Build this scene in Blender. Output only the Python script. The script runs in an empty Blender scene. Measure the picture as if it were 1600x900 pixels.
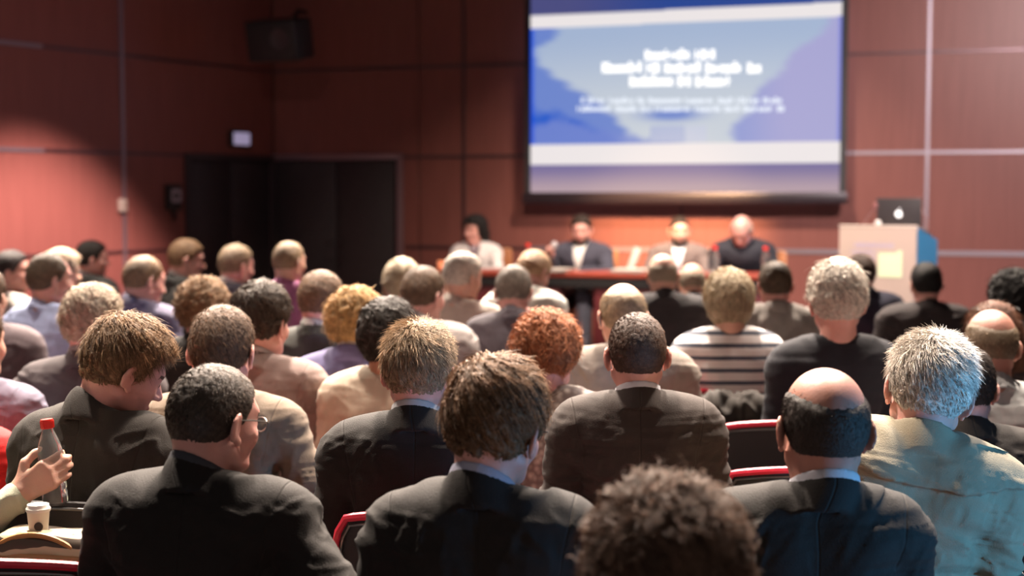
import bpy, bmesh, math, random
import numpy as np
from mathutils import Vector, Matrix

SC = bpy.context.scene
COL = SC.collection
R = math.radians
TH = R(3.68)
FPX = 1600 * 50 / 36
CAMZ = 1.58

# ------------------------------------------------------------ camera
cd = bpy.data.cameras.new('camera')
cam = bpy.data.objects.new('camera', cd)
COL.objects.link(cam)
cam.location = (0, 0, CAMZ)
cam.rotation_euler = (R(90) - TH, 0, 0)
cd.lens = 50
cd.sensor_width = 36
cd.clip_start = 0.05
cd.dof.use_dof = True
cd.dof.focus_distance = 3.3
cd.dof.aperture_fstop = 2.3
SC.camera = cam
SC.view_settings.view_transform = 'Standard'
SC.view_settings.look = 'None'
SC.view_settings.exposure = 0.0
SC.view_settings.gamma = 1.0
SC.view_settings.use_curve_mapping = False
SC.cycles.use_denoising = True
SC.cycles.max_bounces = 5
SC.cycles.diffuse_bounces = 2
SC.cycles.glossy_bounces = 2
SC.cycles.transmission_bounces = 5
SC.cycles.sample_clamp_indirect = 3.0

# ------------------------------------------------------------ world
wd = bpy.data.worlds.new('world')
SC.world = wd
wd.use_nodes = True
wd.node_tree.nodes['Background'].inputs[0].default_value = (1.0, 0.93, 0.9, 1)
wd.node_tree.nodes['Background'].inputs[1].default_value = 0.20


def at(px, py, Y):
    dx = (px - 800) / FPX
    dz = -(py - 450) / FPX
    wy = math.cos(TH) + math.sin(TH) * dz
    wz = -math.sin(TH) + math.cos(TH) * dz
    t = Y / wy
    return Vector((t * dx, Y, CAMZ + t * wz))


# ------------------------------------------------------------ lamps
def lamp(name, kind, loc, target, power, color, size=0.4, spread=None, angle=None, blend=0.6):
    d = bpy.data.lights.new(name, kind)
    o = bpy.data.objects.new(name, d)
    COL.objects.link(o)
    o.location = loc
    v = Vector(target) - Vector(loc)
    o.rotation_euler = v.to_track_quat('-Z', 'Y').to_euler()
    d.energy = power
    d.color = color
    if kind == 'AREA':
        d.shape = 'DISK'
        d.size = size
        if spread:
            d.spread = R(spread)
    else:
        d.shadow_soft_size = size
        d.spot_size = R(angle)
        d.spot_blend = blend
    o['kind'] = 'structure'
    return o


WARM = (1.0, 0.84, 0.70)
# rows of ceiling downlights above the audience
for (lx, ly, pw) in ((-1.7, 4.5, 80), (-0.2, 4.5, 82), (1.3, 4.5, 80), (-2.5, 6.3, 120), (-0.9, 6.3, 115), (0.7, 6.3, 105), (2.3, 6.1, 95), (-4.0, 7.0, 120),
                     (-3.7, 9.3, 210), (-2.0, 9.2, 210), (-0.1, 8.9, 190), (1.8, 8.8, 110)):
    lamp('downlight', 'AREA', (lx, ly, 3.95), (lx, ly - 1.7, 1.1), pw, WARM, 0.18, 78)
lamp('hand_fill_spot', 'SPOT', (-1.7, 2.0, 3.95), (-1.12, 3.22, 0.85), 75, WARM, 0.05, angle=17, blend=0.9)  # added fill that brightens the raised hand, bottle and bag
# spots on the podium and the wall under the screen
lamp('stage_spot', 'SPOT', (0.6, 8.2, 3.9), (1.45, 12.9, 1.10), 5200, (1.0, 0.60, 0.28), 0.08, angle=22, blend=0.9)
lamp('stage_spot', 'SPOT', (2.0, 7.0, 3.9), (2.6, 10.2, 0.9), 600, (1.0, 0.80, 0.66), 0.08, angle=34, blend=0.9)
lamp('stage_spot', 'SPOT', (-0.2, 7.6, 3.9), (0.6, 11.6, 1.15), 800, (1.0, 0.78, 0.64), 0.08, angle=36, blend=0.9)
# wall washers
lamp('wall_spot', 'SPOT', (-2.3, 9.4, 3.9), (-3.80, 11.8, 0.10), 2900, (1.0, 0.70, 0.66), 0.05, angle=44, blend=0.8)
lamp('wall_spot', 'SPOT', (-2.0, 8.0, 3.9), (-3.9, 11.6, 2.4), 70, (1.0, 0.62, 0.66), 0.05, angle=80, blend=1.0)
lamp('wall_spot', 'SPOT', (3.4, 6.6, 3.9), (4.2, 11.8, 1.3), 1500, (1.0, 0.90, 0.90), 0.1, angle=80, blend=1.0)
# cool blue light from an unseen source low on the right
lamp('cool_spot', 'SPOT', (2.5, 2.0, 0.9), (1.0, 3.0, 0.95), 200, (0.10, 0.48, 0.95), 0.08, angle=58, blend=0.9)
lamp('panel_fill_light', 'AREA', (1.3, 9.7, 3.95), (1.3, 11.3, 1.1), 90, (1.0, 0.82, 0.66), 0.3, 90)  # added fill from above for the heads at the panel table

# ------------------------------------------------------------ materials
MATS = {}


def nodes(m):
    m.use_nodes = True
    nt = m.node_tree
    return nt, nt.nodes['Principled BSDF']


def mat(name, color, rough=0.6, metal=0.0, bump=0.0, bscale=200.0, var=0.0, vscale=12.0, spec=0.5, emit=None, estr=0.0,
        trans=0.0, alpha=None, sheen=0.0, sss=0.0, coat=0.0, attr=None):
    if name in MATS:
        return MATS[name]
    m = bpy.data.materials.new(name)
    nt, b = nodes(m)
    b.inputs['Base Color'].default_value = (*color, 1)
    b.inputs['Roughness'].default_value = rough
    b.inputs['Metallic'].default_value = metal
    b.inputs['Specular IOR Level'].default_value = spec
    if sheen:
        b.inputs['Sheen Weight'].default_value = sheen
        b.inputs['Sheen Roughness'].default_value = 0.5
    if sss:
        b.inputs['Subsurface Weight'].default_value = sss
        b.inputs['Subsurface Radius'].default_value = (0.02, 0.006, 0.003)
        b.inputs['Subsurface Scale'].default_value = 0.6
    if trans:
        b.inputs['Transmission Weight'].default_value = trans
    if coat:
        b.inputs['Coat Weight'].default_value = coat
    if emit:
        b.inputs['Emission Color'].default_value = (*emit, 1)
        b.inputs['Emission Strength'].default_value = estr
    vec = None
    if bump or var:
        if attr:
            a = nt.nodes.new('ShaderNodeAttribute')
            a.attribute_name = attr
            vec = a.outputs['Vector']
        else:
            tc = nt.nodes.new('ShaderNodeTexCoord')
            vec = tc.outputs['Object']
    if var:
        n = nt.nodes.new('ShaderNodeTexNoise')
        n.inputs['Scale'].default_value = vscale
        n.inputs['Detail'].default_value = 3
        nt.links.new(vec, n.inputs['Vector'])
        mr = nt.nodes.new('ShaderNodeMapRange')
        mr.inputs[1].default_value = 0.3
        mr.inputs[2].default_value = 0.7
        mr.inputs[3].default_value = 1 - var
        mr.inputs[4].default_value = 1 + var
        nt.links.new(n.outputs['Fac'], mr.inputs[0])
        mx = nt.nodes.new('ShaderNodeVectorMath')
        mx.operation = 'SCALE'
        mx.inputs[0].default_value = color
        nt.links.new(mr.outputs[0], mx.inputs['Scale'])
        nt.links.new(mx.outputs[0], b.inputs['Base Color'])
    if bump:
        n = nt.nodes.new('ShaderNodeTexNoise')
        n.inputs['Scale'].default_value = bscale
        n.inputs['Detail'].default_value = 2
        nt.links.new(vec, n.inputs['Vector'])
        bp = nt.nodes.new('ShaderNodeBump')
        bp.inputs['Strength'].default_value = bump
        bp.inputs['Distance'].default_value = 0.004
        nt.links.new(n.outputs['Fac'], bp.inputs['Height'])
        nt.links.new(bp.outputs[0], b.inputs['Normal'])
    MATS[name] = m
    return m


def lin(r, g, b):
    f = lambda c: (c / 255 / 12.92) if c / 255 <= 0.04045 else ((c / 255 + 0.055) / 1.055) ** 2.4
    return (f(r), f(g), f(b))


def hair_mat(name, color, rough=0.55):
    key = 'hair_' + name
    if key in MATS:
        return MATS[key]
    m = bpy.data.materials.new(key)
    nt, b = nodes(m)
    a = nt.nodes.new('ShaderNodeAttribute')
    a.attribute_name = 'tint'
    mx = nt.nodes.new('ShaderNodeVectorMath')
    mx.operation = 'SCALE'
    mx.inputs[0].default_value = color
    nt.links.new(a.outputs['Fac'], mx.inputs['Scale'])
    nt.links.new(mx.outputs[0], b.inputs['Base Color'])
    b.inputs['Roughness'].default_value = rough
    b.inputs['Specular IOR Level'].default_value = 0.28
    ar = nt.nodes.new('ShaderNodeAttribute')
    ar.attribute_name = 'rest'
    nn = nt.nodes.new('ShaderNodeTexNoise')
    nn.inputs['Scale'].default_value = 420
    nt.links.new(ar.outputs['Vector'], nn.inputs['Vector'])
    bp = nt.nodes.new('ShaderNodeBump')
    bp.inputs['Strength'].default_value = 0.8
    bp.inputs['Distance'].default_value = 0.003
    nt.links.new(nn.outputs['Fac'], bp.inputs['Height'])
    nt.links.new(bp.outputs[0], b.inputs['Normal'])
    MATS[key] = m
    return m


def cloth_mat(name, color, kind='plain', c2=(0.02, 0.02, 0.03)):
    key = 'cloth_' + name
    if key in MATS:
        return MATS[key]
    if kind in ('plain', 'suit'):
        m = mat(key, color, rough=0.8, bump=0.35, bscale=380, var=0.10, vscale=18, sheen=0.04, spec=0.25, attr='rest')
        if kind == 'suit':
            # sewn seams: down the middle of the back and round the sleeve heads
            nt = m.node_tree
            bsdf = nt.nodes['Principled BSDF']
            old = bsdf.inputs['Normal'].links[0].from_node

            def M2(op, a, b_, c_=None):
                q = nt.nodes.new('ShaderNodeMath')
                q.operation = op
                for i_, v_ in enumerate((a, b_, c_)):
                    if v_ is None:
                        continue
                    if isinstance(v_, (int, float)):
                        q.inputs[i_].default_value = v_
                    else:
                        nt.links.new(v_, q.inputs[i_])
                return q.outputs[0]
            a = nt.nodes.new('ShaderNodeAttribute')
            a.attribute_name = 'rest'
            sx = nt.nodes.new('ShaderNodeSeparateXYZ')
            nt.links.new(a.outputs['Vector'], sx.inputs[0])
            ax_ = M2('ABSOLUTE', sx.outputs['X'], 0)
            mid = M2('DIVIDE', ax_, 0.0035)
            arc = M2('ABSOLUTE', M2('SUBTRACT', ax_, M2('MULTIPLY_ADD', sx.outputs['Z'], 0.22, -0.028)), 0)
            arm = M2('DIVIDE', M2('ADD', arc, M2('MULTIPLY', M2('GREATER_THAN', 0.84, sx.outputs['Z']), 1.0)), 0.004)
            hgt = M2('MINIMUM', M2('MINIMUM', mid, arm), 1.0)
            bp = nt.nodes.new('ShaderNodeBump')
            bp.inputs['Strength'].default_value = 1.0
            bp.inputs['Distance'].default_value = 0.0015
            nt.links.new(hgt, bp.inputs['Height'])
            nt.links.new(old.outputs[0], bp.inputs['Normal'])
            nt.links.new(bp.outputs[0], bsdf.inputs['Normal'])
        return m
    m = bpy.data.materials.new(key)
    nt, b = nodes(m)
    b.inputs['Roughness'].default_value = 0.85
    b.inputs['Sheen Weight'].default_value = 0.2
    a = nt.nodes.new('ShaderNodeAttribute')
    a.attribute_name = 'rest'
    cr = nt.nodes.new('ShaderNodeValToRGB')
    cr.color_ramp.interpolation = 'CONSTANT'
    if kind == 'stripe':
        sx = nt.nodes.new('ShaderNodeSeparateXYZ')
        nt.links.new(a.outputs['Vector'], sx.inputs[0])
        mu = nt.nodes.new('ShaderNodeMath')
        mu.operation = 'MULTIPLY'
        mu.inputs[1].default_value = 1 / 0.045
        nt.links.new(sx.outputs['Z'], mu.inputs[0])
        fr = nt.nodes.new('ShaderNodeMath')
        fr.operation = 'FRACT'
        nt.links.new(mu.outputs[0], fr.inputs[0])
        nt.links.new(fr.outputs[0], cr.inputs[0])
        cr.color_ramp.elements[0].color = (*color, 1)
        cr.color_ramp.elements[1].position = 0.66
        cr.color_ramp.elements[1].color = (*c2, 1)
    elif kind == 'knit':
        n = nt.nodes.new('ShaderNodeTexVoronoi')
        n.inputs['Scale'].default_value = 42
        nt.links.new(a.outputs['Vector'], n.inputs['Vector'])
        nt.links.new(n.outputs['Distance'], cr.inputs[0])
        cr.color_ramp.interpolation = 'EASE'
        cr.color_ramp.elements[0].color = (*color, 1)
        cr.color_ramp.elements[1].position = 0.75
        cr.color_ramp.elements[1].color = (*c2, 1)
    nt.links.new(cr.outputs[0], b.inputs['Base Color'])
    MATS[key] = m
    return m


# ------------------------------------------------------------ object helpers
def link(o, parent=None):
    COL.objects.link(o)
    if parent:
        o.parent = parent
    return o


def tag(o, label=None, cat=None, group=None, kind=None):
    if label:
        o['label'] = label
    if cat:
        o['category'] = cat
    if group:
        o['group'] = group
    if kind:
        o['kind'] = kind
    return o


def empty(name, loc=(0, 0, 0), rz=0.0):
    o = bpy.data.objects.new(name, None)
    o.empty_display_size = 0.1
    link(o)
    o.location = loc
    o.rotation_euler = (0, 0, rz)
    return o


def mesh_np(name, V, F, mats, parent=None, attrs=None, mi=None, smooth=True):
    me = bpy.data.meshes.new(name)
    V = np.ascontiguousarray(V, dtype=np.float32)
    F = np.ascontiguousarray(F, dtype=np.int32)
    k = F.shape[1]
    me.vertices.add(len(V))
    me.vertices.foreach_set('co', V.ravel())
    me.loops.add(F.size)
    me.loops.foreach_set('vertex_index', F.ravel())
    me.polygons.add(len(F))
    me.polygons.foreach_set('loop_start', np.arange(0, F.size, k, dtype=np.int32))
    me.polygons.foreach_set('use_smooth', np.full(len(F), smooth))
    if mi is not None:
        me.polygons.foreach_set('material_index', np.ascontiguousarray(mi, dtype=np.int32))
    for m in (mats if isinstance(mats, (list, tuple)) else [mats]):
        me.materials.append(m)
    me.update(calc_edges=True)
    if attrs:
        for an, av in attrs.items():
            av = np.ascontiguousarray(av, dtype=np.float32)
            if av.ndim == 1:
                at_ = me.attributes.new(an, 'FLOAT', 'POINT')
                at_.data.foreach_set('value', av)
            else:
                at_ = me.attributes.new(an, 'FLOAT_VECTOR', 'POINT')
                at_.data.foreach_set('vector', av.ravel())
    o = bpy.data.objects.new(name, me)
    link(o, parent)
    return o


class MB:
    """collects bmesh shapes and links them as one object"""

    def __init__(self):
        self.bm = bmesh.new()

    def _tr(self, verts, loc, rot, scl=None):
        M = Matrix.Translation(loc) @ (rot.to_4x4() if rot else Matrix.Identity(4))
        bmesh.ops.transform(self.bm, matrix=M, verts=verts)

    def box(self, c, s, rot=None, bev=0.0, seg=2, taper=None):
        r = bmesh.ops.create_cube(self.bm, size=1.0)
        vs = r['verts']
        for v in vs:
            v.co = Vector((v.co.x * s[0], v.co.y * s[1], v.co.z * s[2]))
            if taper and v.co.z > 0:
                v.co.x *= taper
                v.co.y *= taper
        if bev > 0:
            es = list({e for v in vs for e in v.link_edges})
            rr = bmesh.ops.bevel(self.bm, geom=es, offset=bev, segments=seg, profile=0.5, affect='EDGES')
            vs = list({v for f in rr['faces'] for v in f.verts} | {v for v in vs if v.is_valid})
        self._tr(vs, Vector(c), rot)
        return vs

    def tube(self, pts, r, n=10, closed=False, cap=True):
        pts = [Vector(p) for p in pts]
        rs = r if isinstance(r, (list, tuple)) else [r] * len(pts)
        rings = []
        N = len(pts)
        up = Vector((0, 0, 1))
        for i, p in enumerate(pts):
            a = pts[(i - 1) % N] if closed or i > 0 else p
            b = pts[(i + 1) % N] if closed or i < N - 1 else p
            t = (b - a).normalized()
            s = t.cross(up)
            if s.length < 1e-3:
                s = t.cross(Vector((0, 1, 0)))
            s.normalize()
            u = s.cross(t).normalized()
            ring = []
            for k in range(n):
                an = 2 * math.pi * k / n
                ring.append(self.bm.verts.new(p + (s * math.cos(an) + u * math.sin(an)) * rs[i]))
            rings.append(ring)
        M = N if closed else N - 1
        for i in range(M):
            A, B = rings[i], rings[(i + 1) % N]
            for k in range(n):
                self.bm.faces.new((A[k], A[(k + 1) % n], B[(k + 1) % n], B[k]))
        if cap and not closed:
            self.bm.faces.new(rings[0][::-1])
            self.bm.faces.new(rings[-1])

    def lathe(self, prof, c=(0, 0, 0), n=24, rot=None, sx=1.0, sy=1.0):
        vs = []
        rings = []
        for (r, z) in prof:
            ring = [self.bm.verts.new((r * sx * math.cos(2 * math.pi * k / n), r * sy * math.sin(2 * math.pi * k / n), z)) for k in range(n)]
            rings.append(ring)
            vs += ring
        for A, B in zip(rings[:-1], rings[1:]):
            for k in range(n):
                self.bm.faces.new((A[k], A[(k + 1) % n], B[(k + 1) % n], B[k]))
        self.bm.faces.new(rings[0][::-1])
        self.bm.faces.new(rings[-1])
        self._tr(vs, Vector(c), rot)

    def prism(self, poly, z0, z1, M=None):
        a = [self.bm.verts.new((x, y, z0)) for x, y in poly]
        b = [self.bm.verts.new((x, y, z1)) for x, y in poly]
        n = len(poly)
        for k in range(n):
            self.bm.faces.new((a[k], a[(k + 1) % n], b[(k + 1) % n], b[k]))
        self.bm.faces.new(a[::-1])
        self.bm.faces.new(b)
        if M:
            bmesh.ops.transform(self.bm, matrix=M, verts=a + b)

    def build(self, name, m, parent=None, smooth=True, loc=None, rz=0.0):
        bmesh.ops.recalc_face_normals(self.bm, faces=self.bm.faces)
        me = bpy.data.meshes.new(name)
        self.bm.to_mesh(me)
        self.bm.free()
        for mm in (m if isinstance(m, (list, tuple)) else [m]):
            me.materials.append(mm)
        if smooth:
            me.polygons.foreach_set('use_smooth', [True] * len(me.polygons))
            me.set_sharp_from_angle(angle=R(40))
        o = bpy.data.objects.new(name, me)
        link(o, parent)
        if loc is not None:
            o.location = loc
        o.rotation_euler = (0, 0, rz)
        return o


def copy_tree(o, parent=None):
    c = o.copy()
    COL.objects.link(c)
    c.parent = parent
    for ch in list(o.children):
        copy_tree(ch, c)
    return c


# ============================================================ THE ROOM
CX, CY = -2.34, 14.0                      # corner of left and back wall
BX, BY = 4.284, 11.9                      # a second point on the back wall
LX, LY = -4.07, 11.3                      # a second point on the left wall
bdir = Vector((BX - CX, BY - CY, 0)).normalized()
ldir = Vector((LX - CX, LY - CY, 0)).normalized()
bnor = Vector((bdir.y, -bdir.x, 0))       # toward the room
if bnor.y > 0:
    bnor = -bnor
lnor = Vector((-ldir.y, ldir.x, 0))
if lnor.x < 0:
    lnor = -lnor
CORNER = Vector((CX, CY, 0))


def hit(px, py, p0, n):
    d = at(px, py, 1.0) - Vector((0, 0, CAMZ))
    o = Vector((0, 0, CAMZ))
    t = (p0 - o).dot(n) / d.dot(n)
    return o + d * t


def onback(px, py, off=0.0):
    return hit(px, py, CORNER + bnor * off, bnor)


def onleft(px, py, off=0.0):
    return hit(px, py, CORNER + lnor * off, lnor)


def sb(p):
    return (Vector(p) - CORNER).dot(bdir)


def sl(p):
    return (Vector(p) - CORNER).dot(ldir)


BROT = Matrix((bdir, -bnor, Vector((0, 0, 1)))).transposed()      # local x along the wall, y into it
LROT = Matrix((ldir, -lnor, Vector((0, 0, 1)))).transposed()


def wall_mat(name, c):
    m = bpy.data.materials.new(name)
    nt, b = nodes(m)
    tc = nt.nodes.new('ShaderNodeTexCoord')
    mp = nt.nodes.new('ShaderNodeMapping')
    mp.inputs['Scale'].default_value = (9, 9, 0.6)
    nt.links.new(tc.outputs['Object'], mp.inputs[0])
    n = nt.nodes.new('ShaderNodeTexNoise')
    n.inputs['Scale'].default_value = 3
    n.inputs['Detail'].default_value = 4
    nt.links.new(mp.outputs[0], n.inputs['Vector'])
    cr = nt.nodes.new('ShaderNodeValToRGB')
    cr.color_ramp.elements[0].position = 0.3
    cr.color_ramp.elements[0].color = (c[0] * .92, c[1] * .9, c[2] * .9, 1)
    cr.color_ramp.elements[1].position = 0.7
    cr.color_ramp.elements[1].color = (c[0] * 1.06, c[1] * 1.06, c[2] * 1.06, 1)
    nt.links.new(n.outputs['Fac'], cr.inputs[0])
    nt.links.new(cr.outputs[0], b.inputs['Base Color'])
    b.inputs['Roughness'].default_value = 0.42
    b.inputs['Specular IOR Level'].default_value = 0.3
    return m


M_WALL = wall_mat('cherry_wood_panel', (0.215, 0.076, 0.062))
M_DARKWALL = mat('dark_wall', (0.03, 0.02, 0.022), 0.8)
M_GROOVE = mat('dark_groove', (0.012, 0.008, 0.008), 0.6)
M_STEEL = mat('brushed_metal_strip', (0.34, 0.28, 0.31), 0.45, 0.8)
M_STEELD = mat('dark_shaded_metal', (0.10, 0.06, 0.065), 0.35, 0.7)
M_FLOOR = mat('dark_carpet', (0.035, 0.022, 0.024), 0.95, bump=0.5, bscale=300, var=0.2, vscale=30)
M_CEIL = mat('grey_ceiling', (0.16, 0.14, 0.14), 0.9, var=0.05)
M_BLACK = mat('matte_black', (0.018, 0.017, 0.018), 0.6)
M_DOOR = mat('black_door', (0.034, 0.028, 0.030), 0.5, var=0.1)
M_REDWOOD = mat('red_brown_veneer', (0.30, 0.052, 0.030), 0.35, var=0.12, vscale=5)
M_DKRED = mat('dark_red_panel', (0.10, 0.010, 0.014), 0.6, var=0.1)

Z1, Z2, Z3 = 2.80, 1.955, 1.10
HROOM = 4.1


def slab_on(name, org, rot, s0, s1, z0, z1, d0, d1, m, kind='structure', parent=None, bev=0.0):
    """box on a wall: s along it, z up, d out of it (into the room)"""
    b = MB()
    b.box(((s0 + s1) / 2, -(d0 + d1) / 2, (z0 + z1) / 2), (abs(s1 - s0), abs(d1 - d0), z1 - z0), bev=bev)
    o = b.build(name, m, parent)
    o.matrix_world = Matrix.Translation(org) @ rot.to_4x4()
    if kind:
        o['kind'] = kind
    return o


# walls as panels: the joints between the wooden panels are real gaps in front of a dark core
def panelled(name, org, rot, s_list, z_list, m, holes=()):
    b = MB()
    g = 0.006
    for i in range(len(s_list) - 1):
        for j in range(len(z_list) - 1):
            s0, s1, z0, z1 = s_list[i] + g, s_list[i + 1] - g, z_list[j] + g, z_list[j + 1] - g
            pieces = [(s0, s1, z0, z1)]
            for (h0, h1, k0, k1) in holes:
                nxt = []
                for (a0, a1, c0, c1) in pieces:
                    if h1 <= a0 or h0 >= a1 or k1 <= c0 or k0 >= c1:
                        nxt.append((a0, a1, c0, c1))
                        continue
                    if h0 > a0:
                        nxt.append((a0, h0, c0, c1))
                    if h1 < a1:
                        nxt.append((h1, a1, c0, c1))
                    if k1 < c1:
                        nxt.append((max(a0, h0), min(a1, h1), k1, c1))
                    if k0 > c0:
                        nxt.append((max(a0, h0), min(a1, h1), c0, k0))
                pieces = nxt
            for (a0, a1, c0, c1) in pieces:
                if a1 - a0 > 0.02 and c1 - c0 > 0.02:
                    b.box(((a0 + a1) / 2, 0.015, (c0 + c1) / 2), (a1 - a0, 0.03, c1 - c0), bev=0.004, seg=1)
    o = b.build(name, m)
    o.matrix_world = Matrix.Translation(org) @ rot.to_4x4()
    o['kind'] = 'structure'
    return o


def shade_mat_only(o, m):
    o.data.materials.clear()
    o.data.materials.append(m)


# door openings
d2a, d2b = sb(onback(433, 400)), sb(onback(622, 400))
d2top = onback(527, 250).z
d1a, d1b = sl(onleft(424, 350)), sl(onleft(296, 350))
d1top = onleft(330, 250).z

b_s = [0.0, sb(onback(655, 300)), sb(onback(725, 300)), sb(onback(1065, 300)), sb(onback(1448, 300)), sb(onback(1448, 300)) + 2.2, 13.0]
zl = [0.0, Z3, Z2, Z1, 3.62, HROOM]
wb = panelled('wall_back', CORNER, BROT, b_s, zl, M_WALL, holes=[(d2a, d2b, -1, d2top)])
l_s = [0.0, sl(onleft(193, 300)), sl(onleft(193, 300)) + 2.9, sl(onleft(193, 300)) + 5.8, 14.5]
wl = panelled('wall_left', CORNER, LROT, l_s, zl, M_WALL, holes=[(d1a, d1b, -1, d1top)])
slab_on('wall_back_core', CORNER, BROT, -0.3, 13.0, 0, HROOM, -0.35, -0.031, M_GROOVE)
slab_on('wall_left_core', CORNER, LROT, -0.1, 14.5, 0, HROOM, -0.35, -0.031, M_GROOVE)

# floor and ceiling
b = MB()
b.box((-0.5, 6, -0.05), (24, 20, 0.1))
b.build('floor', M_FLOOR)['kind'] = 'structure'
b = MB()
b.box((-0.5, 7.5, HROOM + 0.05), (24, 14, 0.1))
b.build('ceiling', M_CEIL)['kind'] = 'structure'
b = MB()
b.box((9.3, 4.0, HROOM / 2), (0.1, 14, HROOM))
b.build('wall_right', M_WALL)['kind'] = 'structure'

# metal strips over the joints, their lit and dim stretches put into two metals
k = 0
s193 = sl(onleft(193, 300))
s1448 = sb(onback(1448, 300))
s725 = sb(onback(725, 300))
sscrL, sscrR = sb(onback(826, 150)), sb(onback(1316, 150))
strips = []
for z in (Z3, Z2, Z1):
    if z == Z3:
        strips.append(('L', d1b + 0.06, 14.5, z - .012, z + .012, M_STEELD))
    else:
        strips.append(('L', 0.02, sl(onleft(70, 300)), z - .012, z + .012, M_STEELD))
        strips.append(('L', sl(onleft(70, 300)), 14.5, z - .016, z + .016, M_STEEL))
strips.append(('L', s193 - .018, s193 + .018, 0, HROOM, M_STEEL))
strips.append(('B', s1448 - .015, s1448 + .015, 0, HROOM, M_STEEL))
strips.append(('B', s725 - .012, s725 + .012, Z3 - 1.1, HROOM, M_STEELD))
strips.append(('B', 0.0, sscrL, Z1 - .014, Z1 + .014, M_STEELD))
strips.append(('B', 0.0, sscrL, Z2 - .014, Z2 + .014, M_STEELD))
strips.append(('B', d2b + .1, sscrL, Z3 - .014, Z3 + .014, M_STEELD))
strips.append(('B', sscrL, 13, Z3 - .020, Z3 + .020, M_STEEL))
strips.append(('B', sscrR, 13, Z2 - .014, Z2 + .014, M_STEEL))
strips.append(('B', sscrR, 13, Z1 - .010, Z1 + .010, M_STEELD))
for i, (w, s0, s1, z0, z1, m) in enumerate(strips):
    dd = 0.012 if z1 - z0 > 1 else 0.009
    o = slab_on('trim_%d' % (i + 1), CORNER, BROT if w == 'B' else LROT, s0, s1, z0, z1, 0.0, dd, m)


# doors: black leaves set back in a metal frame
def door(name, org, rot, s0, s1, ztop, nleaf, mframe):
    d = MB()
    wleaf = (s1 - s0) / nleaf
    for q in range(nleaf):
        d.box((s0 + wleaf * (q + .5), 0.018, ztop / 2), (wleaf - 0.012, 0.02, ztop - 0.01), bev=0.003)
    o = d.build(name, M_DOOR)
    o.matrix_world = Matrix.Translation(org) @ rot.to_4x4()
    o['kind'] = 'structure'
    f = MB()
    t = 0.055
    f.box((s0 - t / 2, -0.012, (ztop + t) / 2), (t, 0.05, ztop + t), bev=0.006)
    f.box((s1 + t / 2, -0.012, (ztop + t) / 2), (t, 0.05, ztop + t), bev=0.006)
    f.box(((s0 + s1) / 2, -0.012, ztop + t / 2), (s1 - s0, 0.05, t), bev=0.006)
    fo = f.build('door_frame', mframe, o)
    h = MB()
    for q in range(nleaf):
        sx = s0 + wleaf * (q + (0.9 if q % 2 == 0 else 0.1))
        h.tube([(sx, 0.005, 0.95), (sx, -0.05, 0.95), (sx, -0.05, 1.15), (sx, 0.005, 1.15)], 0.009)
    h.build('door_handle', M_STEELD, o)
    return o


M_FRAME = mat('mauve_grey_metal', (0.28, 0.19, 0.21), 0.4, 0.6)
door('door_1', CORNER, BROT, d2a, d2b, d2top, 2, M_FRAME)
door('door_2', CORNER, LROT, d1a, d1b, d1top, 2, M_DOOR)

# podium
PODZ = 0.25
b = MB()
b.prism([(-1.6, 10.15), (9.2, 7.6), (9.2, 10.0), (-1.35, 13.6)], 0.0, PODZ)
o = b.build('floor_podium', M_FLOOR, smooth=False)
o['kind'] = 'structure'

# ============================================================ THE SCREEN
OFF = 0.22
SO = CORNER + bnor * OFF
sL, sR = sb(onback(829, 150, OFF)), sb(onback(1314, 150, OFF))
zbot = (onback(829, 299, OFF).z + onback(1312, 302, OFF).z) / 2
ztop = zbot + (onback(1316, -60, OFF).z - zbot)
scr = empty('projection_screen', tuple(SO + bdir * ((sL + sR) / 2) + Vector((0, 0, zbot))))
tag(scr, 'large white projection screen showing a blue title slide on the back wall', 'screen')


def under_screen(o):
    o.parent = scr
    o.matrix_basis = Matrix.Translation(SO - Vector(scr.location)) @ BROT.to_4x4()
    return o


def scr_part(name, s0, s1, z0, z1, d0, d1, m, bev=0.0):
    o = slab_on(name, SO, BROT, s0, s1, z0, z1, d0, d1, m, kind=None, bev=bev)
    return under_screen(o)


scr_part('screen_border', sL - 0.05, sL, zbot - 0.02, ztop, -0.02, 0.012, M_BLACK)
scr_part('screen_border', sR, sR + 0.05, zbot - 0.02, ztop, -0.02, 0.012, M_BLACK)
scr_part('screen_border', sL - 0.05, sR + 0.05, ztop, ztop + 0.12, -0.05, 0.03, M_BLACK)
bb = scr_part('bottom_bar', sL - 0.07, sR + 0.07, zbot - 0.10, zbot, -0.05, 0.04, mat('screen_bar', (0.03, 0.02, 0.025), 0.35, 0.3), bev=0.012)
bracket = scr_part('wall_bracket', sL + 1.0, sR - 1.0, ztop + 0.02, ztop + 0.1, -OFF + 0.005, -0.05, M_BLACK)
# the projected picture: colour of every spot of the slide
zb0 = (onback(829, 258, OFF).z + onback(1312, 254, OFF).z) / 2     # lower white bar
zb1 = (onback(829, 226, OFF).z + onback(1312, 222, OFF).z) / 2
za0L, za1L = onback(829, 45, OFF).z, onback(829, 25, OFF).z        # upper white bar (left, right)
za0R, za1R = onback(1314, 25, OFF).z, onback(1314, 3, OFF).z
NX, NZ = 360, 300
ss = np.linspace(0, 1, NX)
zz = np.linspace(zbot, ztop, NZ)
U, Zg = np.meshgrid(ss, zz, indexing='ij')
za0, za1 = za0L + (za0R - za0L) * U, za1L + (za1R - za1L) * U
T = np.clip((Zg - zb1) / (za0 - zb1), 0, 1)            # 0 at the lower bar, 1 at the upper bar


def wav(x, y, s=0.0):
    return (np.sin(9 * x + 5 * y + s) + np.sin(17 * x - 11 * y + 1.3 + s) * .5 + np.sin(31 * x + 23 * y + 2.1 * s) * .3 + np.sin(57 * x - 39 * y) * .18) / 2


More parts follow.
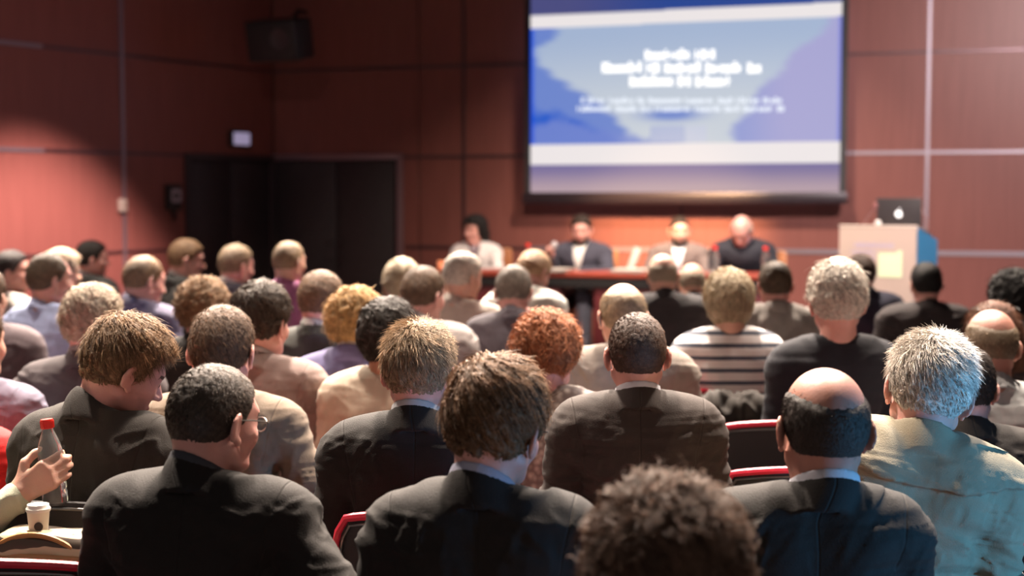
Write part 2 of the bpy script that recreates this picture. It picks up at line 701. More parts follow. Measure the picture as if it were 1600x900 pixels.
def sst(a, b_, x):
    t = np.clip((x - a) / (b_ - a), 0, 1)
    return t * t * (3 - 2 * t)


def mixc(A, B, f):
    return A * (1 - f[..., None]) + B * f[..., None]


def L3(*c):
    return np.array(lin(*c))


sky = mixc(np.broadcast_to(L3(204, 212, 222), (NX, NZ, 3)), L3(168, 186, 216), sst(0.2, 1.0, T))
right = sst(-0.02, 0.03, U - (0.66 + 0.32 * T ** 1.5) + 0.02 * wav(U * 2, T * 3))
sky = mixc(sky, mixc(np.broadcast_to(L3(150, 160, 216), (NX, NZ, 3)), L3(172, 170, 216), sst(.66, .85, U)), right)
hl = 0.24 + 0.10 * np.sin(6 * T + .5) - 0.16 * T + 0.03 * wav(U * 2, T * 4, 1)
left = sst(-0.03, 0.03, hl - U)
sky = mixc(sky, L3(112, 138, 210), left)
low = sst(-0.05, 0.06, 0.33 - 0.9 * np.abs(U - 0.0) + 0.05 * wav(U * 3, T * 2, 2) - T)
sky = mixc(sky, L3(30, 92, 206), low * sst(-.1, 0.05, .40 - U))
band = sst(-0.04, 0.04, 0.13 + 0.07 * np.sin(9 * U + 1) - T + .03 * wav(U * 4, T, 3)) * sst(0.0, 0.1, 0.55 - U)
sky = mixc(sky, L3(120, 140, 212), band * .8)
mid = np.exp(-((U - .47) / .09) ** 2 - ((T - .24) / .05) ** 2)
sky = mixc(sky, L3(100, 130, 208), np.clip(mid * 1.3, 0, 1) * .9)
edge = sst(0.02, 0.0, U) + sst(0.985, 1.0, U) * .6
sky = mixc(sky, L3(10, 80, 225), np.clip(edge, 0, 1))
topc = mixc(np.broadcast_to(L3(78, 80, 132), (NX, NZ, 3)), L3(40, 72, 150), sst(.1, .5, U))
bot = mixc(np.broadcast_to(L3(185, 160, 170), (NX, NZ, 3)), L3(120, 110, 158), sst(zbot, zb0, Zg))
img = sky
img = np.where((Zg > za1)[..., None], topc, img)
img = np.where(((Zg >= za0) & (Zg <= za1))[..., None], L3(243, 236, 236), img)
img = np.where(((Zg <= zb1) & (Zg >= zb0))[..., None], L3(243, 236, 236), img)
img = np.where((Zg < zb0)[..., None], bot, img)
V = np.stack([sL + (sR - sL) * U, np.full_like(U, -0.0), Zg], -1).reshape(-1, 3)
idx = np.arange(NX * NZ).reshape(NX, NZ)
F = np.stack([idx[:-1, :-1], idx[1:, :-1], idx[1:, 1:], idx[:-1, 1:]], -1).reshape(-1, 4)
M_SLIDE = bpy.data.materials.new('projected_slide')
nt, bs = nodes(M_SLIDE)
a_ = nt.nodes.new('ShaderNodeAttribute')
a_.attribute_name = 'pic'
nt.links.new(a_.outputs['Vector'], bs.inputs['Emission Color'])
bs.inputs['Emission Strength'].default_value = 0.93
bs.inputs['Base Color'].default_value = (0.02, 0.02, 0.02, 1)
bs.inputs['Roughness'].default_value = 1
bs.inputs['Specular IOR Level'].default_value = 0
so = mesh_np('screen_surface', V, F, M_SLIDE, None, {'pic': img.reshape(-1, 3)})
under_screen(so)

M_TXT = mat('slide_lettering', (0.02, 0.02, 0.02), 1.0, emit=lin(250, 246, 240), estr=1.7, spec=0)
M_TXT2 = mat('slide_small_lettering', (0.02, 0.02, 0.02), 1.0, emit=lin(220, 226, 236), estr=1.25, spec=0)
rt = random.Random(5)


def text_line(x0, x1, y, hpx, m, words):
    """a line of small unreadable letters: every letter its own strokes, every word a part"""
    a, c = onback(x0, y, OFF), onback(x1, y, OFF)
    s0, s1 = sb(a), sb(c)
    h = hpx / FPX * 12.6
    tot = sum(words) + len(words) - 1
    cw = (s1 - s0) / tot
    s = s0
    for w in words:
        b = MB()
        zc0 = a.z + (c.z - a.z) * (s - s0) / (s1 - s0) - h / 2
        for q in range(w):
            hh = h * (1.0 if (q == 0 or rt.random() < .3) else .72)
            t = cw * .34
            kind = rt.randrange(4)
            zs = zc0 + hh / 2
            b.box((s + cw * .16, -0.004, zs), (t, 0.003, hh))
            if kind != 3:
                b.box((s + cw * .68, -0.004, zs - (hh * .1 if kind == 1 else 0)), (t, 0.003, hh * (.8 if kind == 1 else 1)))
            if kind in (0, 1):
                b.box((s + cw * .42, -0.004, zc0 + hh - t * .5), (cw * .6, 0.003, t))
            if kind in (1, 2):
                b.box((s + cw * .42, -0.004, zc0 + t * .5), (cw * .6, 0.003, t))
            if kind in (0, 3):
                b.box((s + cw * .42, -0.004, zc0 + hh * .5), (cw * .6, 0.003, t))
            s += cw
        s += cw
        under_screen(b.build('slide_word', m, None, smooth=False))


text_line(1008, 1118, 86, 15, M_TXT, [9, 4])
text_line(941, 1190, 106, 16, M_TXT, [9, 3, 8, 8, 3])
text_line(984, 1143, 127, 16, M_TXT, [10, 3, 8])
text_line(908, 1222, 157, 9, M_TXT2, [1, 5, 7, 2, 9, 8, 4, 6, 5])
text_line(902, 1226, 170, 9, M_TXT2, [10, 6, 3, 10, 7, 4, 8, 2])
for (x0, x1, y0, y1, c) in ((1016, 1070, 196, 222, (178, 190, 222)), (1071, 1104, 196, 222, (200, 208, 228))):
    a, c_ = onback(x0, y1, OFF), onback(x1, y0, OFF)
    scr_part('slide_logo_block', sb(a), sb(c_), a.z, c_.z, 0.002, 0.005, mat('slide_logo%d' % x0, (0.02,) * 3, 1.0, emit=lin(*c), estr=.9))

# ============================================================ THINGS ON THE WALLS
LFACE = Matrix((-ldir, -lnor, Vector((0, 0, 1)))).transposed().to_euler()
# thermostat on the left wall
p = onleft(189, 321)
b = MB()
b.box((sl(p), -0.02, p.z), (0.085, 0.04, 0.115), bev=0.012, seg=3)
b.box((sl(p), -0.043, p.z + .015), (0.05, 0.006, 0.03), bev=0.002)
o = b.build('wall_thermostat', mat('ivory_plastic', (0.42, 0.36, 0.30), 0.4))
o.matrix_world = Matrix.Translation(CORNER) @ LROT.to_4x4()
tag(o, 'small ivory wall thermostat beside the metal strip on the left wall', 'thermostat')
# dark call point with round emblem and handle under it
p = onleft(267, 308)
e = empty('alarm_call_point', tuple(CORNER + ldir * sl(p) + Vector((0, 0, p.z))))
e.rotation_euler = LFACE
tag(e, 'dark wall mounted alarm box with pale round sign and small handle below', 'alarm box')
b = MB(); b.box((0, -0.03, 0), (0.165, 0.06, 0.23), bev=0.012); b.build('housing', M_BLACK, e)
b = MB(); b.box((0, -0.064, 0.012), (0.10, 0.008, 0.12), bev=0.02); b.build('sign_plate', mat('pale_sign', (0.42, 0.38, 0.42), 0.5), e)
b = MB(); b.lathe([(0.012, 0), (0.030, 0), (0.030, 0.004), (0.012, 0.004)], (0, -0.069, 0.012), rot=Matrix.Rotation(R(90), 3, 'X')); b.build('emblem', M_BLACK, e)
b = MB(); b.tube([(0, -0.03, -0.10), (0, -0.04, -0.15), (0, -0.04, -0.20)], [.03, .025, .035]); b.build('handle', M_BLACK, e)
# lavender illuminated sign above the left door
p = onleft(370, 217)
e = empty('exit_light', tuple(CORNER + ldir * sl(p) + Vector((0, 0, p.z))))
e.rotation_euler = LFACE
tag(e, 'small pale lavender lit box on the wall above the left dark door', 'sign')
b = MB(); b.box((0, -0.03, 0), (0.25, 0.06, 0.15), bev=0.01); b.build('housing', M_BLACK, e)
b = MB(); b.box((0, -0.063, 0), (0.21, 0.008, 0.115), bev=0.01)
b.build('lit_panel', mat('lavender_glow', (0.3, 0.28, 0.35), 0.4, emit=(0.42, 0.36, 0.55), estr=.6), e)
# loudspeaker high in the corner
p = at(437, 62, 12.9)
e = empty('corner_loudspeaker', tuple(p), R(-20))
tag(e, 'black loudspeaker mounted high in the dark corner left of the screen', 'loudspeaker')
b = MB(); b.box((0, 0, 0), (0.50, 0.34, 0.36), rot=Matrix.Rotation(R(12), 3, 'X'), bev=0.02); b.build('cabinet', M_BLACK, e)
b = MB(); b.lathe([(0.02, 0), (0.09, 0), (0.095, .012), (0.08, .012), (.03, -.006)], (0.10, -.175, -.02), rot=Matrix.Rotation(R(102), 3, 'X'))
b.build('driver_cone', mat('dark_cone', (0.05, .04, .045), .4), e)
b = MB(); b.tube([(0, .1, .1), (0, .35, .3), (0, .5, .3)], .02); b.build('wall_bracket', M_BLACK, e)


# ============================================================ PEOPLE: implicit surfaces turned into meshes
def su(a, b_, k):
    h = np.clip(.5 + .5 * (b_ - a) / k, 0, 1)
    return b_ * (1 - h) + a * h - k * h * (1 - h)


def smx(a, b_, k):
    return -su(-a, -b_, k)


def rotm(rx=0, ry=0, rz=0):
    return np.array((Matrix.Rotation(R(rz), 3, 'Z') @ Matrix.Rotation(R(ry), 3, 'Y') @ Matrix.Rotation(R(rx), 3, 'X')), dtype=np.float32)


def f_ell(c, r, M=None):
    c = np.array(c, np.float32)

    def f(X, Y, Z):
        x, y, z = X - c[0], Y - c[1], Z - c[2]
        if M is not None:
            x, y, z = (M[0, 0] * x + M[1, 0] * y + M[2, 0] * z, M[0, 1] * x + M[1, 1] * y + M[2, 1] * z, M[0, 2] * x + M[1, 2] * y + M[2, 2] * z)
        k0 = np.sqrt((x / r[0]) ** 2 + (y / r[1]) ** 2 + (z / r[2]) ** 2) + 1e-6
        k1 = np.sqrt((x / r[0] ** 2) ** 2 + (y / r[1] ** 2) ** 2 + (z / r[2] ** 2) ** 2) + 1e-6
        return k0 * (k0 - 1) / k1
    m = max(r)
    return f, c - m, c + m


def f_cap(a, b_, ra, rb=None, flat=None):
    rb = ra if rb is None else rb
    a = np.array(a, np.float32)
    b_ = np.array(b_, np.float32)
    d = b_ - a
    L = float(d @ d) + 1e-9

    def f(X, Y, Z):
        x, y, z = X - a[0], Y - a[1], Z - a[2]
        t = np.clip((x * d[0] + y * d[1] + z * d[2]) / L, 0, 1)
        return np.sqrt((x - t * d[0]) ** 2 + (y - t * d[1]) ** 2 + (z - t * d[2]) ** 2) - (ra + (rb - ra) * t)
    m = max(ra, rb)
    return f, np.minimum(a, b_) - m, np.maximum(a, b_) + m


class Field:
    def __init__(self, xs, ys, zs):
        self.ax = [np.asarray(v, np.float32) for v in (xs, ys, zs)]
        self.d = np.full([len(v) for v in self.ax], 1.0, np.float32)

    def _sl(self, lo, hi, pad):
        return tuple(slice(max(0, int(np.searchsorted(v, l - pad)) - 1), int(np.searchsorted(v, h + pad)) + 1) for v, l, h in zip(self.ax, lo, hi))

    def _g(self, s):
        return (self.ax[0][s[0]][:, None, None], self.ax[1][s[1]][None, :, None], self.ax[2][s[2]][None, None, :])

    def add(self, pr, k=0.02):
        f, lo, hi = pr
        s = self._sl(lo, hi, k + .03)
        self.d[s] = su(self.d[s], f(*self._g(s)), k)

    def cut(self, pr, k=0.01):
        f, lo, hi = pr
        s = self._sl(lo, hi, k + .02)
        self.d[s] = smx(self.d[s], -f(*self._g(s)), k)

    def all(self):
        return self._g((slice(None),) * 3)

    def mesh(self):
        return surface_nets(self.d, *self.ax)


def surface_nets(d, xs, ys, zs):
    ins = d < 0
    c = [ins[i:ins.shape[0] - 1 + i, j:ins.shape[1] - 1 + j, k:ins.shape[2] - 1 + k] for i in (0, 1) for j in (0, 1) for k in (0, 1)]
    cnt = sum(x.astype(np.uint8) for x in c)
    act = (cnt > 0) & (cnt < 8)
    I, J, K = np.nonzero(act)
    n = len(I)
    vid = np.full(act.shape, -1, np.int32)
    vid[I, J, K] = np.arange(n)
    P = np.zeros((n, 3), np.float64)
    W = np.zeros(n)
    ax = (xs, ys, zs)
    for a in range(3):
        for u in (0, 1):
            for v in (0, 1):
                o0 = [0, 0, 0]
                oth = [q for q in range(3) if q != a]
                o0[oth[0]], o0[oth[1]] = u, v
                o1 = list(o0)
                o1[a] = 1
                d0 = d[I + o0[0], J + o0[1], K + o0[2]]
                d1 = d[I + o1[0], J + o1[1], K + o1[2]]
                m = (d0 < 0) != (d1 < 0)
                t = np.where(m, d0 / np.where(m, d0 - d1, 1), 0)
                pos = np.stack([xs[I + o0[0]], ys[J + o0[1]], zs[K + o0[2]]], -1).astype(np.float64)
                e1 = np.stack([xs[I + o1[0]], ys[J + o1[1]], zs[K + o1[2]]], -1)
                pos = pos + (e1 - pos) * t[:, None]
                P += pos * m[:, None]
                W += m
    P /= W[:, None]
    Fs = []
    for a in range(3):
        b1, b2 = [q for q in range(3) if q != a]
        if a == 1:
            b1, b2 = b2, b1
        s0 = [slice(1, -1)] * 3
        s0[a] = slice(0, -1)
        s1 = [slice(1, -1)] * 3
        s1[a] = slice(1, None)
        A, B = ins[tuple(s0)], ins[tuple(s1)]
        cr = A != B
        i, j, k = np.nonzero(cr)
        base = [i + (0 if a == 0 else 1), j + (0 if a == 1 else 1), k + (0 if a == 2 else 1)]

        def cell(o1, o2):
            q = [base[0], base[1], base[2]]
            q[b1] = q[b1] - o1
            q[b2] = q[b2] - o2
            return vid[q[0], q[1], q[2]]
        f = np.stack([cell(1, 1), cell(0, 1), cell(0, 0), cell(1, 0)], -1)
        flip = ~A[i, j, k]
        f[flip] = f[flip][:, ::-1]
        Fs.append(f)
    F = np.concatenate(Fs)
    F = F[(F >= 0).all(1)]
    return P.astype(np.float32), F.astype(np.int32)


def vnormals(V, F):
    n = np.cross(V[F[:, 2]] - V[F[:, 0]], V[F[:, 3]] - V[F[:, 1]])
    N = np.zeros_like(V)
    for q in range(4):
        for ax_ in range(3):
            N[:, ax_] += np.bincount(F[:, q], n[:, ax_], len(V))
    return N / (np.linalg.norm(N, axis=1, keepdims=True) + 1e-12)


def relax(V, F, it=1, lam=.5):
    for _ in range(it):
        S = np.zeros_like(V)
        C = np.zeros(len(V))
        for q in range(4):
            a, b_ = F[:, q], F[:, (q + 1) % 4]
            for ax_ in range(3):
                S[:, ax_] += np.bincount(a, V[b_, ax_], len(V)) + np.bincount(b_, V[a, ax_], len(V))
            C += np.bincount(a, minlength=len(V)) + np.bincount(b_, minlength=len(V))
        V = V + lam * (S / np.maximum(C, 1)[:, None] - V)
    return V.astype(np.float32)


def axis(spans, coarse, lo, hi):
    """grid line positions: fine inside the spans (a, b, step), coarse elsewhere"""
    v = [lo]
    while v[-1] < hi:
        x = v[-1]
        st = coarse
        for (a, b_, s) in spans:
            if a - s <= x <= b_:
                st = min(st, s)
            elif x < a < x + st:
                st = max(a - x, s)
        v.append(x + st)
    return np.array(v, np.float32)


def nz(P, freq, seed, aniso=(1, 1, 1), n=7):
    rg = np.random.RandomState(seed)
    out = np.zeros(len(P), np.float32)
    Q = P * np.array(aniso, np.float32) * freq
    for i in range(n):
        k = rg.randn(3)
        k *= (0.6 + 0.9 * rg.rand()) / np.linalg.norm(k)
        out += np.sin(Q @ k.astype(np.float32) * 2 * math.pi + rg.rand() * 6.28 + 1.2 * out)
    return out / n * 1.6


# ------------------------------------------------------------ head
def head_core(add, cut, infl=0.0, face=True):
    add(f_ell((0, -.012, 1.186), (.0745 + infl, .094 + infl, .084 + infl)), .01)
    add(f_ell((0, -.040, 1.150), (.064 + infl, .062 + infl, .066 + infl)), .03)
    add(f_ell((0, .032, 1.125), (.056 + infl, .056 + infl, .082 + infl)), .03)
    add(f_ell((0, .060, 1.064), (.027 + infl, .026 + infl, .022 + infl)), .03)
    for s in (-1, 1):
        add(f_cap((s * .054, -.004, 1.100), (s * .022, .056, 1.060), .017 + infl, .015 + infl), .025)
        add(f_ell((s * .040, .046, 1.130), (.026 + infl, .03 + infl, .026 + infl)), .02)
    add(f_ell((0, .064, 1.183), (.048 + infl, .022 + infl, .016 + infl)), .02)


def neck_core(add, infl=0.0):
    add(f_cap((0, -.024, 1.13), (0, -.030, .99), .0555 + infl, .061 + infl), .02)
    for s in (-1, 1):
        add(f_cap((s * .02, -.040, 1.012), (s * .13, -.02, .968), .034 + infl, .036 + infl), .03)


def torso_core(add, infl=0.0, kk=.05, pad=0.0, belly=0.0):
    add(f_ell((0, .0, .84), (.158 + infl, .108 + infl, .20 + infl)), kk)
    add(f_ell((0, .035, .88), (.135 + infl, .085 + infl, .12 + infl)), kk)
    add(f_cap((-.135, -.012, .945), (.135, -.012, .945), .068 + infl), kk)
    for s in (-1, 1):
        add(f_cap((s * .10, -.02, .972), (s * .178, -.008, .948 + pad * .6), .045 + infl, .050 + infl + pad * .4), kk)
        add(f_ell((s * .085, -.065, .90), (.06 + infl, .045 + infl, .09 + infl)), kk)
    add(f_ell((0, .0, .64), (.148 + infl, .108 + infl + belly, .19 + infl)), kk)
    add(f_ell((0, -.01, .545), (.175 + infl, .13 + infl, .095 + infl)), kk)


POSES = {
    # shoulder, elbow, wrist for each side; hand forward direction, thumb side, curl
    'lap': {s: ((s * .198, -.008, .93), (s * .242, .03, .665), (s * .105, .27, .640), (-s * .25, .95, -.12), (-s, 0, 0.1), .55) for s in (-1, 1)},
    'table': {s: ((s * .198, .0, .93), (s * .262, .16, .760), (s * .10, .385, .800), (-s * .45, .85, -.02), (-s * .8, -.5, .3), .5) for s in (-1, 1)},
    'chin': {s: ((s * .198, .0, .93), (s * .20, .24, .80), (s * .075, .16, 1.02), (-s * .3, -.35, .85), (-s * .2, -.9, -.2), .9) for s in (-1, 1)},
    'crossed': {s: ((s * .198, -.004, .93), (s * .252, .05, .69), (-s * .04, .20 + s * .02, .765), (-s * .95, .1, .05), (0, -.2, 1), .4) for s in (-1, 1)},
}
POSES['reach'] = {-1: POSES['lap'][-1], 1: ((.198, -.0, .93), (.34, -.05, .77), (.33, .19, .69), (.1, .9, -.3), (-.9, .1, .3), .7)}
POSES['reachlow'] = {-1: POSES['lap'][-1], 1: ((.198, -.0, .93), (.28, .0, .79), (.33, .17, .72), (.5, .6, -.5), (-.6, .6, .3), .9)}
POSES['mic'] = {-1: ((-.198, .0, .93), (-.262, .16, .760), (-.10, .385, .800), (.45, .85, -.02), (.8, -.5, .3), .5),
                1: ((.198, .0, .93), (.29, .12, .72), (.20, .27, .92), (-.25, .25, .9), (-.5, .5, .0), 1.2)}


def norm3(v):
    v = np.array(v, np.float64)
    return v / np.linalg.norm(v)


def hand_prims(add, w, f, t, curl, k=.006, thumb_curl=.5, sc=1.0):
    w = np.array(w, np.float64)
    f = norm3(f)
    t = np.array(t, np.float64)
    t = norm3(t - f * (t @ f))
    n = np.cross(f, t)
    # n is made to point to the back of the hand (away from the palm): up or outward
    if n[2] < 0:
        n = -n
    for q, (off, ln, rad) in enumerate(((.027, 1.0, .0088), (.009, 1.10, .009), (-.009, 1.02, .0086), (-.026, .80, .0078))):
        base = w + f * .012 * sc + t * off * .55 * sc
        kn = w + f * (.088 - .004 * abs(q - 1)) * sc + t * off * sc
        add(f_cap(base, kn, .0135 * sc, .0115 * sc), .010)
        p = kn
        a = curl * .55
        for j, L in enumerate((.044, .027, .021)):
            dv = f * math.cos(a) - n * math.sin(a)
            p2 = p + dv * L * ln * sc
            r0 = rad * sc * (1 - .10 * j)
            add(f_cap(p, p2, r0, r0 * .92), k if j else .006)
            p = p2
            a += curl * (.95 if j == 0 else .7)
    p = w + f * .022 * sc + t * .022 * sc - n * .004
    d1 = norm3(f * .62 + t * .70 - n * .25)
    p2 = p + d1 * .042 * sc
    add(f_cap(p, p2, .014 * sc, .0115 * sc), .012)
    d2 = norm3(f * .85 + t * (.45 - thumb_curl * .5) - n * (.2 + thumb_curl * .4))
    p3 = p2 + d2 * .031 * sc
    add(f_cap(p2, p3, .0108 * sc, .0098 * sc), .006)
    d3 = norm3(f * .85 + t * (.25 - thumb_curl * .6) - n * (.25 + thumb_curl * .4))
    add(f_cap(p3, p3 + d3 * .024 * sc, .0098 * sc, .0082 * sc), .005)
    return n


def arms_core(add, pose, infl=0.0, kk=.02, hands=False, stop=1.0):
    for s in (-1, 1):
        S, E, Wr, f, t, cu = POSES[pose][s]
        S, E, Wr = (np.array(v, np.float64) for v in (S, E, Wr))
        add(f_ell(S, (.052 + infl, .056 + infl, .058 + infl)), kk + .015)
        add(f_cap(S, E, .049 + infl, .040 + infl), kk)
        W2 = E + (Wr - E) * stop
        add(f_cap(E, W2, .041 + infl, .041 + infl - .013 * stop), .015)
        if hands:
            add(f_cap(Wr - norm3(np.array(Wr) - E) * .02, Wr + norm3(f) * .012, .026, .024), .015)
            hand_prims(add, Wr, f, t, cu)


def legs_core(add, infl=0.0):
    for s in (-1, 1):
        add(f_cap((s * .085, -.01, .535), (s * .125, .44, .530), .083 + infl, .060 + infl), .03)
        add(f_cap((s * .125, .44, .528), (s * .125, .43, .11), .058 + infl, .040 + infl), .015)


PROTO = {}


def grid_for(lod, pose='lap', head=True):
    c = .012 * lod
    h = .0042 * lod
    hands_x = [(-.2, .2 if pose not in ('reach', 'reachlow', 'bottle') else .75, .0050 * lod)]
    return (axis([(-.10, .10, h)] + hands_x, c, -.36, .75 if pose in ('reach', 'mic', 'reachlow', 'bottle') else .36),
            axis([(-.115, .115, h), (.17, .47, .006 * lod)], c, -.20, .72),
            axis([(1.03, 1.285, h), (.55, .84 if pose != 'bottle' else 1.03, .0065 * lod)], c, -.01, 1.30))


def body_proto(pose, lod):
    key = ('body', pose, lod)
    if key in PROTO:
        return PROTO[key]
    g = Field(*grid_for(lod, pose))
    torso_core(g.add)
    neck_core(g.add)
    arms_core(g.add, pose, hands=True)
    legs_core(g.add)
    for s in (-1, 1):
        g.add(f_cap((s * .125, .42, .075), (s * .13, .50, .04), .04, .034), .02)
        g.add(f_cap((s * .13, .50, .04), (s * .135, .585, .03), .034, .026), .02)
    head_core(g.add, g.cut)
    # nose, lips, eye sockets, eyeballs, ears
    g.add(f_cap((0, .080, 1.168), (0, .103, 1.132), .007, .0115), .010)
    for s in (-1, 1):
        g.add(f_ell((s * .0125, .092, 1.127), (.0085, .011, .0075)), .006)
        g.cut(f_ell((s * .031, .094, 1.160), (.019, .016, .0105)), .010)
        g.add(f_ell((s * .031, .071, 1.158), (.0125, .0125, .0125)), .003)
    g.add(f_ell((0, .082, 1.096), (.023, .0115, .0058)), .006)
    g.add(f_ell((0, .080, 1.086), (.020, .0115, .0062)), .005)
    for s in (-1, 1):
        M = rotm(0, s * 6, s * 28) @ rotm(-10, 0, 0)
        g.add(f_ell((s * .0845, -.014, 1.146), (.0065, .0205, .0325), M), .006)
        g.cut(f_ell((s * .0895, -.006, 1.150), (.0055, .0125, .0205), M), .004)
        g.add(f_ell((s * .0795, -.002, 1.118), (.0055, .009, .0105)), .006)
    V, F = g.mesh()
    V = relax(V, F, 1, .35)
    c = V[F].mean(1)
    ax_ = np.abs(c[:, 0])
    mi = np.zeros(len(F), np.int32)
    eye = (((ax_ - .031) / .0105) ** 2 + ((c[:, 2] - 1.158) / .0062) ** 2 < 1) & (c[:, 1] > .06)
    mi[eye] = 1
    lip = ((c[:, 0] / .0235) ** 2 + ((c[:, 2] - 1.091) / .0095) ** 2 < 1) & (c[:, 1] > .07)
    mi[lip] = 2
    brow = (np.abs(c[:, 2] - 1.181 + .25 * (ax_ - .03) ** 2 / .03) < .0045) & (ax_ > .012) & (ax_ < .052) & (c[:, 1] > .05)
    mi[brow] = 3
    PROTO[key] = (V, F, mi)
    return PROTO[key]


def cloth_proto(kind, pose, lod):
    """kinds: suit (open front, collar), shirt, sweater, hood"""
    key = (kind, pose, lod)
    if key in PROTO:
        return PROTO[key]
    h = .0075 * lod
    lx = .72 if pose in ('reach', 'mic', 'reachlow', 'bottle') else .36
    g = Field(np.arange(-.37, lx, h), np.arange(-.22, .50, h), np.arange(.44, 1.12, h * .9))
    infl = {'suit': .020, 'shirt': .010, 'sweater': .016, 'hood': .024, 'coat': .026, 'vest': .006}[kind]
    pad = .012 if kind == 'suit' else 0
    torso_core(g.add, infl, .05, pad)
    for s in (-1, 1):
        g.add(f_cap((s * .03, -.040, 1.004), (s * .145, -.018, .966), .034 + infl * .8, .040 + infl * .8), .035)
    if kind != 'vest':
        arms_core(g.add, pose, infl + (.002 if kind == 'suit' else 0), kk=.012 if kind == 'suit' else .03, stop=.97)
    if kind == 'coat':
        # a cape-like yoke hanging over the shoulders, its lower edge a curve across the back
        y_ = Field(*g.ax)
        torso_core(y_.add, infl + .022, .05, pad)
        for s in (-1, 1):
            y_.add(f_cap((s * .198, -.008, .93), (s * .215, .0, .84), .049 + infl + .022), .03)
        X, Y, Z = g.all()
        y_.d = smx(y_.d, (.935 + .9 * (X - .03) ** 2) - Z, .004)
        g.d = su(g.d, y_.d, .004)
    X, Y, Z = g.all()
    # open neck: only what lies above the collar line is cut away
    neckr = np.sqrt(X ** 2 + ((Y + .022) / 1.05) ** 2)
    zc = 1.022 - (Y + .02) * .42
    g.d = smx(g.d, -np.maximum(neckr - .062, (zc - .018) - Z), .006)
    if kind == 'suit':
        # open front between the lapels
        g.d = smx(g.d, -np.maximum(np.abs(X) - (.012 + .16 * np.clip(Z - .76, 0, .5)), .02 - Y), .004)
        g.d = smx(g.d, .47 - Z, .01)
    else:
        g.d = smx(g.d, .50 - Z, .01)
    if kind in ('suit', 'shirt', 'hood', 'coat'):
        # collar: a leaning band round the neck
        ch = {'suit': .038, 'shirt': .034, 'hood': .030, 'coat': .042}[kind]
        cr_ = {'suit': .0735, 'shirt': .0665, 'hood': .080, 'coat': .082}[kind]
        th = {'suit': .0055, 'shirt': .0045, 'hood': .011, 'coat': .008}[kind]
        qr = np.abs(neckr - (cr_ + (zc - Z) * .45)) - th
        qz = np.abs(Z - (zc + {'suit': -.010, 'shirt': -.004, 'hood': -.008, 'coat': -.006}[kind])) - ch
        band = np.maximum(qr, qz)
        if kind != 'hood':
            band = smx(band, -np.maximum(np.abs(X) - .022, .02 - Y), .004)
        g.d = su(g.d, band, .008)
    if kind == 'hood':
        # a folded hood lying on the upper back
        for (a, b_, r0, r1) in (((-.085, -.02, 1.035), (-.075, -.115, .965), .030, .034), ((.085, -.02, 1.035), (.075, -.115, .965), .030, .034),
                                ((-.075, -.115, .965), (0, -.150, .895), .034, .034), ((.075, -.115, .965), (0, -.150, .895), .034, .034),
                                ((-.05, -.10, .985), (.05, -.10, .985), .035, .035), ((0, -.11, .98), (0, -.145, .90), .035, .03)):
            g.add(f_cap(a, b_, r0, r1), .02)
    V, F = g.mesh()
    V = relax(V, F, 1, .3)
    PROTO[key] = (V, F)
    return PROTO[key]


def collar_proto(lod):
    key = ('collar', lod)
    if key in PROTO:
        return PROTO[key]
    h = .0042 * lod
    g = Field(np.arange(-.10, .10, h), np.arange(-.12, .10, h), np.arange(.95, 1.10, h))
    X, Y, Z = g.all()
    neckr = np.sqrt(X ** 2 + ((Y + .024) / 1.05) ** 2)
    zc = 1.034 - (Y + .02) * .42
    qr = np.abs(neckr - (.0655 + (zc - Z) * .25)) - .0042
    qz = np.abs(Z - (zc + .004)) - .024
    band = np.maximum(qr, qz)
    g.d = smx(band, -np.maximum(np.abs(X) - .014, .02 - Y), .004)
    V, F = g.mesh()
    PROTO[key] = (V, F)
    return PROTO[key]


def trouser_proto(lod):
    key = ('trousers', lod)
    if key in PROTO:
        return PROTO[key]
    h = .014 * lod
    g = Field(np.arange(-.26, .26, h), np.arange(-.20, .56, h), np.arange(.02, .72, h))
    g.add(f_ell((0, -.01, .545), (.187, .142, .105)), .03)
    legs_core(g.add, .012)
    X, Y, Z = g.all()
    g.d = smx(g.d, .075 - Z, .01)
    V, F = g.mesh()
    PROTO[key] = (V, F)
    return PROTO[key]


def shoe_proto():
    if 'shoes' in PROTO:
        return PROTO['shoes']
    g = Field(np.arange(-.20, .20, .01), np.arange(.34, .66, .01), np.arange(-.01, .16, .01))
    for s in (-1, 1):
        g.add(f_cap((s * .125, .415, .055), (s * .13, .50, .045), .052, .046), .02)
        g.add(f_cap((s * .13, .50, .042), (s * .135, .59, .036), .046, .038), .02)
        g.add(f_cap((s * .125, .42, .11), (s * .125, .42, .05), .05, .05), .02)
    X, Y, Z = g.all()
    g.d = smx(g.d, .004 - Z, .004)
    V, F = g.mesh()
    PROTO['shoes'] = (V, F)
    return PROTO['shoes']


